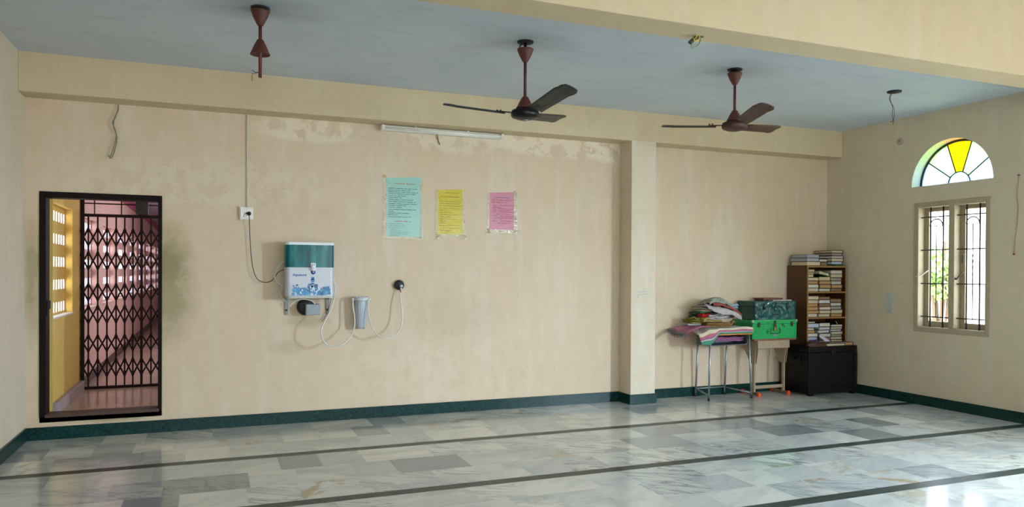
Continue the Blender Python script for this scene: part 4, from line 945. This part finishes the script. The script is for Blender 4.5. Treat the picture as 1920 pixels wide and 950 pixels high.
# things on the chest lid
book(7.77, cy0+.02, ch+.001, .33, .14, .034, 'black', 'cream', 0, 'flat black album with cream page edges lying on the front of the chest', 'books lying on the chest')
book(8.03, cy0+.05, ch+.001, .155, .135, .042, 'brown', 'yellowed', 0, 'brown book with tan page edges at the right end of the chest lid', 'books lying on the chest')
book(7.83, cy0+.03, ch+.036, .30, .13, .012, 'black', 'grey-edged', -.10, 'thin black folder lying on the cream-edged album on the chest', 'books lying on the chest')
def lump(name, c, sx_, sy_, sz_, mat, label, cat, seed=0, amp=.25, freq=2.2, rz=0, parent=None, droop=0, pinch=1.0, n=28, bottom=.12, ret=False, fold=0):
    """soft cloth or leather heap: rounded pad with folds, flat underside"""
    bm2 = bmesh.new(); bmesh.ops.create_uvsphere(bm2, u_segments=n*2, v_segments=n, radius=1); off = Vector((seed*7.3, seed*3.1, seed*1.7))
    M = Matrix.Rotation(rz, 3, 'Z')
    for v in bm2.verts:
        p = v.co.copy(); q = Vector((math.copysign(abs(p.x)**.7, p.x), math.copysign(abs(p.y)**.7, p.y), math.copysign(abs(p.z)**.8, p.z)))
        nz = noise.noise(Vector((p.x*freq, p.y*freq, p.z*freq))+off); n2 = noise.noise(Vector((p.x*freq*2.7, p.y*freq*2.7, p.z*freq*4))+off*2)
        ed = math.sin((q.z*fold+nz*1.5)*PI)*.05 if fold else 0
        k = 1+amp*nz*.6+amp*.35*n2
        x, y, z = q.x*sx_*(k+ed), q.y*sy_*(k+ed), q.z*sz_*(1+amp*nz*1.3)
        if z < 0: z *= bottom
        z -= droop*max(0, abs(q.x)-.45)**2*sx_
        w = M @ Vector((x, y, 0)); v.co = Vector((c[0]+w.x, c[1]+w.y, c[2]+z))
    for f in bm2.faces: f.smooth = True
    m = MB(); m.add(bm2, smooth=True)
    if parent: return part(m, name, mat, parent)
    o = m.build(name, mat); tag(o, label, cat); return o
lump('leather_pouch', (P('y', 7.72, 1530, 643).x, 7.72, ch+.006), .15, .068, .062, flat('#4A221A', .4, 0, .3, 14), 'crumpled dark brown leather pouch lying on the left front of the chest', 'pouch', 4, .4, 1.8)
m = MB(); a = P('y', 7.80, 1537, 631); 
pa = [P('y', 7.80, 1536, 631), P('y', 7.80, 1543, 630), P('y', 7.75, 1556, 639), P('y', 7.75, 1548, 640)]
m.hull([tuple(p) for p in pa], [(p.x, p.y+.001, p.z+.0025) for p in pa]); tag(m.build('paper_slip', flat('#C6C6D6', .6)), 'white paper slip leaning on the black album on the chest', 'paper')

# ------------------------------------------------------------------ steel-framed school desk carrying the trunks
tx0, tx1, ty0, ty1, tz1 = 6.56, 7.275, 7.865, 8.215, .756
t = thing('school_desk', 'beige metal school desk with orange foot caps carrying the two green trunks', 'desk', ((tx0+tx1)/2, 8.03, 0))
m = MB(); m.box(tx0+.02, tx1, ty0, ty1, tz1-.022, tz1, .003); part(m, 'desk_top', M_DESKWOOD, t, 'reddish brown wooden top')
fxs = (6.675, 7.165)
ax0, ax1 = 6.655, 7.185
m = MB(); m.box(ax0, ax1, ty0+.02, ty0+.035, tz1-.125, tz1-.023, .006); m.box(ax0, ax1, ty0+.02, ty0+.06, tz1-.03, tz1-.0225); m.box(ax0, ax1, ty0+.02, ty0+.05, tz1-.128, tz1-.12, .002); part(m, 'apron', M_BEIGE, t)
for x in fxs:
    m = MB(); yc = 7.985; m.box(x-.014, x+.014, yc-.022, yc+.022, .04, .56, .003); leg = part(m, 'leg', M_BEIGE, t)
    m = MB(); pr_ = [(ty0+.035, tz1-.023), (ty1-.03, tz1-.023), (ty1-.05, .62), (yc+.05, .42), (yc-.035, .42), (ty0+.055, .62)]
    m.hull([(x-.019, y, z) for y, z in pr_], [(x-.012, y, z) for y, z in pr_])
    m.hull([(x+.012, y, z) for y, z in pr_], [(x+.019, y, z) for y, z in pr_]); part(m, 'side_bracket', M_BEIGE, leg)
    m = MB()
    for k in range(4): m.lathe([(0, -.0215), (.006, -.0215), (.006, -.018), (0, -.018)], (x, ty0+.11+.012*k, .70-.055*k), 8, 'X')
    part(m, 'bolt_holes', M_BLACKM, leg)
    m = MB(); m.box(x-.014, x+.014, 7.90, 8.20, .012, .048, .004); foot = part(m, 'foot_bar', flat('#7A6552', .5), t)
    for yy, lab in ((7.885, 1), (8.2, 0)):
        m = MB(); m.box(x-.022, x+.022, yy-.02, yy+.022, 0, .052, .006); part(m, 'end_cap', flat('#E0481C', .4), foot, 'orange plastic end cap')
m = MB(); m.box(fxs[0]+.012, fxs[1]-.012, 7.978, 7.992, .085, .130, .003); part(m, 'cross_bar', M_BEIGE, t)

# trunks
def chip_paint(name, a, b, chips, scale=9):
    t = NT(name); co = t.coord(); n = t.noise(co, 3, 4); c = t.ramp(n, [(.3, hx(a)), (.7, hx(b))])
    k = t.noise(co, scale, 6, .75); c = t.mix(t.ramp(k, [(.60, K0), (.64, W1)]), c, hx(chips)); t.base(c); t.b.inputs['Roughness'].default_value = .22; t.b.inputs['Metallic'].default_value = .1
    t.bump(t.noise(co, 14, 2), .3, .01); return t.m
M_TRG = chip_paint('bright_green_trunk_paint', '#1E9850', '#27AA5E', '#1C3A28', 12)
M_TRD = chip_paint('dark_teal_trunk_paint', '#053F3A', '#0A5650', '#2F6A66', 10)
M_TRD.node_tree.nodes['Principled BSDF'].inputs['Specular IOR Level'].default_value = .6; M_TRD.node_tree.nodes['Bump'].inputs['Strength'].default_value = .7
M_METB = flat('#3B3B36', .35, .7)
z0 = tz1+.001; gx0_, gx1_, gy0, gy1, gz1 = 6.525, 7.270, 7.845, 8.222, 1.006
t = thing('metal_trunk', 'bright green tin trunk with chipped paint, lower of the two on the desk', 'trunk', ((gx0_+gx1_)/2, 8.0, z0), 'green tin trunks')
ls = gz1-.058
m = MB(); m.box(gx0_+.006, gx1_-.006, gy0+.006, gy1, z0, ls, .005, seg=2)
for x in (gx0_+.02, gx1_-.02): m.box(x-.012, x+.012, gy0+.002, gy0+.01, z0+.005, ls, .002)
part(m, 'box', M_TRG, t)
m = MB(); m.box(gx0_, gx1_, gy0, gy1+.002, ls+.001, gz1, .008, seg=2); lid = part(m, 'lid', M_TRG, t)
gm = (gx0_+gx1_)/2
m = MB(); m.box(gm-.018, gm+.018, gy0-.007, gy0+.002, ls-.035, gz1-.012, .002); part(m, 'hasp', M_METB, t, 'worn metal hasp')
m = MB(); m.box(gm-.024, gm+.024, gy0-.02, gy0-.006, ls-.085, ls-.04, .006, seg=2); m.tube(spline([(gm-.014, gy0-.013, ls-.042), (gm-.014, gy0-.013, ls-.018), (gm, gy0-.013, ls-.008), (gm+.014, gy0-.013, ls-.018), (gm+.014, gy0-.013, ls-.042)], 4), .005, 6)
tag(m.build('padlock', flat('#8A7C56', .35, .7)), 'old brass padlock closing the bright green trunk', 'padlock')
m = MB()
m.tube(spline([(gm-.07, gy0-.002, ls-.055), (gm-.072, gy0-.012, ls-.06), (gm-.068, gy0-.014, ls-.115), (gm+.068, gy0-.014, ls-.115), (gm+.072, gy0-.012, ls-.06), (gm+.07, gy0-.002, ls-.055)], 5), .0045, 6); part(m, 'handle', M_METB, t)
m = MB(); m.box(gm-.032, gm+.032, gy0-.001, gy0+.007, ls-.155, ls-.13, .001); part(m, 'name_plate', flat('#8FA4A8', .3, .6), t, 'small metal plate')
for x in (gx0_+.11, gx1_-.09):
    m = MB(); m.box(x-.02, x+.02, gy0-.006, gy0+.003, ls-.022, ls+.03, .002); m.box(x-.012, x+.012, gy0-.012, gy0-.004, ls-.035, ls-.005, .002); part(m, 'latch', M_METB, t)
for sx_ in (gx0_, gx1_):
    for zz in (ls+.001, ):
        m = MB(); s_ = 1 if sx_ == gx0_ else -1; m.box(min(sx_-.002*s_, sx_+.03*s_), max(sx_-.002*s_, sx_+.03*s_), gy0-.003, gy0+.02, gz1-.03, gz1+.001, .001); part(m, 'corner_cap', flat('#8AA89A', .35, .5), lid)
z0 = gz1+.001; dx0, dx1, dy0, dy1, dz1 = 6.588, 7.262, 7.862, 8.215, 1.250
t = thing('metal_trunk', 'dark teal ribbed tin trunk with shiny dents, upper of the two on the desk', 'trunk', ((dx0+dx1)/2, 8.0, z0), 'green tin trunks')
ls = dz1-.07
def ribbed(m, x0, x1, y, z0_, z1_, nx=34, nz=8, seed=0):
    g = bmesh.new(); bmesh.ops.create_grid(g, x_segments=nx, y_segments=nz, size=.5)
    for v in g.verts:
        u, w = v.co.x+.5, v.co.y+.5; X = x0+(x1-x0)*u; Z = z0_+(z1_-z0_)*w
        pan = math.sin(u*5*PI*2)*.0030; dent = noise.noise(Vector((u*9, w*4, seed)))*.009*min(1, 6*w*(1-w)*4)
        v.co = Vector((X, y-.003+pan*min(1, 8*w*(1-w))+dent, Z))
    for f in g.faces: f.smooth = True
    m.add(g, smooth=True)
m = MB(); m.box(dx0+.006, dx1-.006, dy0+.008, dy1, z0, ls, .004); ribbed(m, dx0+.006, dx1-.006, dy0+.006, z0+.002, ls, seed=2); part(m, 'box', M_TRD, t)
m = MB(); m.box(dx0, dx1, dy0+.002, dy1, ls+.001, dz1, .006, seg=2); ribbed(m, dx0+.004, dx1-.004, dy0, ls+.004, dz1-.005, nz=5, seed=5); part(m, 'lid', M_TRD, t)
dm = (dx0+dx1)/2
for x in (dx0+.15, dm, dx1-.15):
    m = MB(); m.box(x-.014, x+.014, dy0-.012, dy0-.002, ls-.045, ls+.03, .002); m.lathe([(0, -.02), (.012, -.02), (.013, -.01), (0, -.01)], (x, dy0, ls-.02), 12, 'Y'); part(m, 'latch', M_METB, t)
m = MB(); m.tube(spline([(dm-.06, dy0-.004, ls-.05), (dm-.062, dy0-.014, ls-.06), (dm-.05, dy0-.016, ls-.10), (dm+.05, dy0-.016, ls-.10), (dm+.062, dy0-.014, ls-.06), (dm+.06, dy0-.004, ls-.05)], 5), .005, 6); part(m, 'handle', M_METB, t)
m = MB(); m.lathe([(0, -.016), (.022, -.016), (.026, -.006), (0, -.006)], (dm, dy0, ls-.03), 16, 'Y'); part(m, 'lock_plate', flat('#4E7672', .3, .5), t)
# board and papers on the upper trunk
m = MB(); zz = dz1+.0012; m.box(6.83, 7.16, 7.99, 8.19, zz+.016, zz+.036, .003); m.box(6.84, 7.15, 8.0, 8.18, zz, zz+.018, .002)
tag(m.build('wooden_board', wood_mat('reddish_board', '#5E3024', '#7E4638', .45)), 'flat reddish brown board lying on top of the dark teal trunk', 'board')
m = MB(); r = random.Random(4)
for k in range(4):
    a = r.uniform(-.15, .15); c, s = math.cos(a), math.sin(a); cx_, cy_ = 7.06+r.uniform(-.01, .01), 7.925; l = [(-.15, -.045), (.15, -.045), (.15, .055), (-.15, .055)]
    pp = [(cx_+c*x-s*y, cy_+s*x+c*y) for x, y in l]; m.hull([(x, y, zz+.004*k) for x, y in pp], [(x, y, zz+.004*k+.0035) for x, y in pp])
tag(m.build('paper_stack', flat('#B4ACA8', .7)), 'loose greyish papers lying on the front of the dark teal trunk lid', 'papers')

# ------------------------------------------------------------------ tubular school desk with clothes
# leg feet: front-left, front-right, back-left, back-right
ZT = .845
t = thing('school_desk', 'tubular steel school desk with orange wooden top under the pile of clothes', 'desk', (6.17, 8.0, 0))
FT = 7.83
ftl, ftr = (5.862, FT, ZT-.02), (6.462, FT, ZT-.02)
legs = [((5.842, FT, 0), ftl), ((6.508, FT, 0), ftr), ((5.905, 8.195, 0), (5.905, 8.14, ZT-.02)), ((6.365, 8.195, 0), (6.365, 8.14, ZT-.02))]
for i, (a, b) in enumerate(legs):
    m = MB(); m.tube([(a[0], a[1], .012), b], .0125, 10); lg = part(m, 'leg', M_STEEL, t)
    m = MB(); m.lathe([(0, 0), (.015, 0), (.015, .04), (0, .04)], (a[0], a[1], 0), 12); part(m, 'foot_tip', M_BLACKM, lg)
m = MB(); m.box(5.84, 6.490, 7.80, 8.19, ZT-.018, ZT, .004, seg=2); part(m, 'desk_top', M_ORANGE, t, 'orange varnished wooden top')
m = MB(); m.tube([(5.87, 7.845, ZT-.03), (5.885, 7.845, .705), (5.915, 7.845, .695), (6.43, 7.845, .700), (6.452, 7.845, .72), (6.458, 7.845, ZT-.03)], .006, 8)
m.box(5.88, 6.45, 7.85, 8.14, .690, .696, .001); m.box(5.876, 5.882, 7.85, 8.14, .69, ZT-.02); m.box(6.448, 6.454, 7.85, 8.14, .69, ZT-.02); m.box(5.88, 6.45, 8.135, 8.141, .69, ZT-.02); part(m, 'book_tray', flat('#6A7478', .4, .5), t, 'grey steel tray under the top')
m = MB(); m.tube([(5.905, 8.185, .105), (6.365, 8.185, .105)], .009, 8); part(m, 'stretcher', M_STEEL, t)
for x0, x1 in ((5.905, 5.845), (6.365, 6.502)):
    m = MB(); m.tube([(x0, 8.185, .10), (x1, FT, .07)], .009, 8); part(m, 'stretcher', M_STEEL, t)

def stripes_mat(name, cols, axis, scale, off=0, rough=.85):
    """woven cloth with coloured stripes along a coordinate; cols = [(pos, hex)...]"""
    t = NT(name); uv = t.n('ShaderNodeAttribute', attribute_name='cloth'); s = t.n('ShaderNodeSeparateColor'); t.l(uv.outputs['Color'], s.inputs[0])
    f = s.outputs[axis]; nz = t.noise(t.coord(), 60, 3)
    c = t.ramp(t.math('FRACT', t.math('ADD', t.math('MULTIPLY', f, scale), off)), [(p, hx(h)) for p, h in cols], 'CONSTANT')
    c = t.mix(t.ramp(nz, [(.35, (.25,)*3), (.65, K0)]), c, tuple((.25, .22, .2, 1))); t.base(c); t.b.inputs['Roughness'].default_value = rough; t.b.inputs['Sheen Weight'].default_value = .2
    t.bump(t.noise(t.coord(), 90, 2), .2, .004); return t.m
def sheet(name, fn, nu, nv, mat, th_=.006, parent=None, label=None, cat=None, group=None):
    """cloth: fn(u,v) -> point; closed thin shell with 'cloth' colour attribute = (u,v,0)"""
    m = MB(); lay = m.bm.loops.layers.float_color.new('cloth')
    P0 = [[Vector(fn(i/nu, j/nv)) for j in range(nv+1)] for i in range(nu+1)]
    A, B = [], []
    for i in range(nu+1):
        ra, rb = [], []
        for j in range(nv+1):
            du = P0[min(i+1, nu)][j]-P0[max(i-1, 0)][j]; dv = P0[i][min(j+1, nv)]-P0[i][max(j-1, 0)]; n = du.cross(dv)
            n = n.normalized() if n.length > 1e-9 else Vector((0, 0, 1))
            if n.z < -.2: n = -n
            ra.append(m.bm.verts.new(P0[i][j]+n*th_/2)); rb.append(m.bm.verts.new(P0[i][j]-n*th_/2))
        A.append(ra); B.append(rb)
    def face(vs, uvs):
        f = m.bm.faces.new(vs); f.smooth = True
        for lp, (u, v) in zip(f.loops, uvs): lp[lay] = (u, v, 0, 1)
    for i in range(nu):
        for j in range(nv):
            uv = [(i/nu, j/nv), ((i+1)/nu, j/nv), ((i+1)/nu, (j+1)/nv), (i/nu, (j+1)/nv)]
            face([A[i][j], A[i+1][j], A[i+1][j+1], A[i][j+1]], uv); face([B[i][j+1], B[i+1][j+1], B[i+1][j], B[i][j]], [uv[3], uv[2], uv[1], uv[0]])
    for i in range(nu):
        for j in (0, nv): face([A[i][j], B[i][j], B[i+1][j], A[i+1][j]], [(i/nu, j/nv)]*2+[((i+1)/nu, j/nv)]*2)
    for j in range(nv):
        for i in (0, nu): face([A[i][j], A[i][j+1], B[i][j+1], B[i][j]], [(i/nu, j/nv), (i/nu, (j+1)/nv), (i/nu, (j+1)/nv), (i/nu, j/nv)])
    if parent: return part(m, name, mat, parent, label)
    o = m.build(name, mat); return tag(o, label, cat, group)

RUG = stripes_mat('striped_cotton_rug', [(0, '#2F7F68'), (.15, '#CBBFA6'), (.19, '#7A4E7C'), (.235, '#AC4E74'), (.34, '#C08A52'), (.37, '#CFC3A8'), (.9, '#AC4E74')], 1, 1.0)
def U(px, py, y): return P('y', y, px, py)
# the striped rug: lies over the desk top, folded edge to the front, corner hanging at the left
ztop = ZT+.002
def rug(u, v):
    # u: from the right end (0) towards the hanging left end (1); v: 0 lower front edge -> 1 back on top
    x = 6.492-u*.84; n = noise.noise(Vector((u*6, v*4, 1.3)))
    fr = .068+.006*math.sin(u*9)+.01*n
    if v < .5:                    # rounded front side of the folded rug
        k = v/.5; y = 7.79-.004*math.sin(k*PI); z = ztop+fr*k
    else:
        k = (v-.5)/.5; y = 7.79+k*.36; z = ztop+fr+.006*math.sin(k*6+u*5)*k
    if u > .62:                   # past the desk's left part it slides forward and hangs down
        k = (u-.62)/.38; drop = .155*k**1.25
        if v < .5:
            q = 1-v/.5; z -= drop*.35+.10*q*math.sin(k*PI*.72); y -= .02*math.sin(k*PI)
            x += .05*q*k
        else: z -= drop*.42*(1-(v-.5)); 
        z += .008*math.sin(k*9+v*7)
    return (x, y, z)
sheet('striped_rug', rug, 60, 30, RUG, .012, label='pink, cream and green striped rug draped over the tubular desk', cat='rug')
PINKC = stripes_mat('magenta_weave', [(0, '#2C4A4C'), (.05, '#6E2A44'), (.12, '#A4476A'), (.7, '#B05276'), (.88, '#B98A6A'), (.93, '#A4476A')], 0, 1.0)
a0, a1 = U(1335, 606, 8.0), U(1268, 622, 7.95)
t = thing('fringed_cloth', 'magenta woven cloth with tasselled edge hanging off the left side of the desk', 'cloth', (a1.x, 7.98, a1.z))
def mag(u, v):
    # u 0 = hanging left end, 1 = on the desk
    x = a1.x+(a0.x-a1.x)*u; y = 7.86+v*.30
    z = a1.z+(ztop+.098-a1.z)*min(1, (u*1.7))**.8 if u < .6 else ztop+.098
    z += .010*math.sin(v*8+u*5)+.012*noise.noise(Vector((u*5, v*5, 8)))
    z -= .05*(1-u)**3*(1-v)
    return (x, y-.05*(1-u)*(1-v), z)
sheet('cloth', mag, 34, 22, PINKC, .014, parent=t)
m = MB(); r = random.Random(8)
for k in range(22):
    v = k/21; p = Vector(mag(.02+.30*(1 if v < .02 else 0), v)); 
    m.tube([p, p+Vector((r.uniform(-.006, .01), r.uniform(-.01, .01), -.018)), p+Vector((r.uniform(-.008, .016), r.uniform(-.01, .01), -.045))], .0028, 5, rs=[.0035, .003, .0015])
for k in range(12):
    u = .05+.4*k/11; p = Vector(mag(u, 0))
    m.tube([p, p+Vector((r.uniform(-.01, .01), -.004, -.02)), p+Vector((r.uniform(-.015, .015), -.006, -.055))], .0028, 5, rs=[.0035, .003, .0015])
part(m, 'tassels', flat('#6E2F4A', .9), t, 'row of tassels');

# folded and crumpled clothes, from the bottom up
def pad(name, label, pxs, y, d, hgt, mat, seed, wav=.006, lay_n=3, rz=0, cat='cloth', crumple=.0):
    """stack of folded layers of one cloth whose front edges show; pxs = left-bottom and right-top pixel of its front"""
    (xa, ya), (xb, yb) = pxs; a, b = U(xa, ya, y), U(xb, yb, y); x0, x1 = a.x, b.x; z0_ = a.z; h = hgt
    m = MB(); n = 26; lh = h/lay_n; r = random.Random(seed)
    for L_ in range(lay_n):
        dx0_, dx1_ = r.uniform(0, .012), r.uniform(0, .012); ins = r.uniform(0, .010)
        ring = 10; rows = []
        for i in range(n+1):
            u = i/n; x = x0+dx0_+(x1-x0-dx0_-dx1_)*u; rowp = []
            for k in range(ring*2):
                a_ = 2*PI*k/(ring*2); cy_, sz_ = math.cos(a_), math.sin(a_)
                yy = y+d/2+math.copysign(abs(cy_)**.35, cy_)*(d/2-ins); zz_ = z0_+lh*(L_+.5)+math.copysign(abs(sz_)**.6, sz_)*lh*.5
                q = noise.noise(Vector((u*4+seed, yy*7, L_*.35))); zz_ += wav*q*2*(L_+1)/lay_n; yy += crumple*noise.noise(Vector((u*9, zz_*40, seed)))
                ed = min(u, 1-u)*n
                if ed < 1: zz_ = z0_+lh*(L_+.5)+(zz_-z0_-lh*(L_+.5))*.35
                rowp.append(m.bm.verts.new((x, yy, zz_)))
            rows.append(rowp)
        K = ring*2
        for i in range(n):
            for k in range(K):
                f = m.bm.faces.new((rows[i][k], rows[i+1][k], rows[i+1][(k+1) % K], rows[i][(k+1) % K])); f.smooth = True
        m.bm.faces.new(rows[0]); m.bm.faces.new(rows[-1][::-1])
    o = m.build(name, mat)
    return tag(o, label, cat, 'clothes piled on the desk')
def drape(name, label, ctr, y0, y1, thick, mat, seed, amp=.012, cat='cloth'):
    """cloth thrown over the pile: ctr = pixel polyline of its upper front outline, thick = hanging depth at each point"""
    pts = [U(px, py, y0) for px, py in ctr]; sp = spline(pts, 5); ths = []
    for i in range(len(sp)):
        f = i/(len(sp)-1)*(len(thick)-1); k = min(int(f), len(thick)-2); ths.append(thick[k]*(1-f+k)+thick[k+1]*(f-k))
    K = len(sp)-1
    def fn(u, v):
        f = u*K; k = min(int(f), K-1); p = sp[k].lerp(sp[k+1], f-k); th__ = ths[k]*(1-f+k)+ths[k+1]*(f-k); w = noise.noise(Vector((u*6+seed, v*5, seed*2.1)))
        w2 = noise.noise(Vector((u*15+seed, v*2, seed)))
        if v < .5:
            q = 1-v/.5; return (p.x+.01*w2*q, y0-.012*math.sin(q*PI)-.018*q*w2-.02*q, p.z-th__*q+amp*.4*w2)
        q = (v-.5)/.5; return (p.x, y0+(y1-y0)*q, p.z+amp*w+amp*.6*w2-.03*q*q)
    o = sheet(name, fn, 56, 22, mat, .009, label=label, cat=cat, group='clothes piled on the desk'); return o
CL = lambda h, v=.18: flat(h, .9, 0, v, 30, .2, .3)
GREYSTR = stripes_mat('grey_striped_cloth', [(0, '#B4ACA8'), (.3, '#6E6664'), (.36, '#C0B8B4'), (.62, '#8A6E74'), (.68, '#BDB5B0'), (.9, '#5E5A5C')], 1, 3.0)
pad('folded_cloth', 'thin white folded cloth at the lower left of the clothes pile', ((1290, 610), (1322, 602)), 7.95, .16, .022, CL('#B9BDBE'), 1, .003, 2)
pad('folded_cloth', 'ochre brown folded cloth at the front bottom of the clothes pile', ((1326, 613.5), (1376, 604)), 7.835, .24, .052, CL('#8E6A3C'), 2, .005, 3)
pad('crumpled_cloth', 'olive green crumpled cloth on the left of the clothes pile', ((1297, 606), (1346, 594)), 7.93, .2, .062, CL('#7E7636', .35), 3, .02, 3, crumple=.03)
pad('crumpled_cloth', 'mustard olive cloth folded in the middle of the clothes pile', ((1318, 604), (1356, 596)), 7.87, .2, .055, CL('#98894E', .3), 9, .012, 2, crumple=.015)
pad('folded_cloth', 'dark blue-green cloth behind the olive one in the clothes pile', ((1303, 596), (1345, 586)), 8.02, .16, .07, CL('#33423E', .3), 5, .012, 2)
pad('folded_cloth', 'bright red cloth folded at the left middle of the clothes pile', ((1316, 596), (1337, 588)), 7.90, .12, .052, CL('#A0221E'), 6, .008, 1)
pad('folded_cloth', 'white and grey striped cloth folded in the centre of the clothes pile', ((1330, 600), (1370, 588)), 7.86, .24, .075, CL('#A9A4A2', .35), 7, .014, 4, crumple=.015)
pad('folded_cloth', 'green-edged beige cloth at the upper left of the clothes pile', ((1313, 588), (1345, 578)), 7.95, .16, .028, CL('#2F6440', .2), 8, .01, 1)
pad('folded_cloth', 'yellow cloth corner behind the green edge in the clothes pile', ((1307, 588), (1330, 580)), 8.06, .12, .05, CL('#A89A3C', .2), 12, .01, 2)
pad('folded_cloth', 'pale beige folded cloth in the upper part of the clothes pile', ((1316, 584), (1372, 572)), 7.93, .22, .05, CL('#B3AA94', .2), 10, .012, 2)
pad('folded_cloth', 'dark grey crumpled cloth in the right middle of the clothes pile', ((1346, 596), (1380, 586)), 7.90, .22, .055, CL('#55524C', .3), 11, .014, 2, crumple=.02)
drape('draped_cloth', 'large light grey cloth hanging over the front right of the clothes pile', [(1322, 572), (1335, 575), (1352, 577), (1370, 581), (1382, 586), (1389, 592)], 7.845, 8.13, [.004, .05, .085, .060, .07, .055], CL('#ADA4A0', .15), 3)
drape('draped_cloth', 'reddish brown cloth folded over the light grey one, right side of pile', [(1336, 568), (1350, 568.5), (1364, 573), (1378, 579), (1389, 588)], 7.86, 8.12, [.03, .028, .03, .034, .02], CL('#8E4A3E', .2), 5)
drape('draped_cloth', 'grey-green checked cloth topmost on the clothes pile', [(1329, 568), (1334, 561), (1341, 558.5), (1352, 559.5), (1362, 565), (1370, 571), (1378, 577)], 7.89, 8.1, [.02, .045, .055, .06, .04, .03, .012], CL('#8D9086', .3), 7)
drape('draped_cloth', 'grey and pink hemmed cloth sticking out at the upper left of pile', [(1320, 569), (1327, 571), (1338, 574), (1350, 574)], 7.88, 8.05, [.012, .02, .025, .02], CL('#9A8780', .25), 8)
pad('folded_cloth', 'pale blue-white cloth at the top right end of the clothes pile', ((1370, 578), (1386, 570)), 7.95, .1, .05, CL('#9FB0BE', .2), 14, .012, 2)
pad('folded_cloth', 'brown dangling cloth strap end at the right of the clothes pile', ((1372, 605), (1381, 600)), 7.86, .06, .02, CL('#8A7650', .2), 15, .01, 1)
# core of the heap: one more large folded blanket carrying the drapes
pad('folded_blanket', 'thick grey blanket folded inside the clothes pile beneath the drapes', ((1326, 598), (1378, 588)), 7.98, .16, .12, CL('#77726A', .25), 16, .012, 4)
# pink cloth inside the tray
pad('folded_cloth', 'pink patterned cloth folded in the tray under the desk top', ((1341, 641), (1396, 630)), 7.86, .22, .055, CL('#A06A8E', .25), 17, .006, 3, crumple=.01)
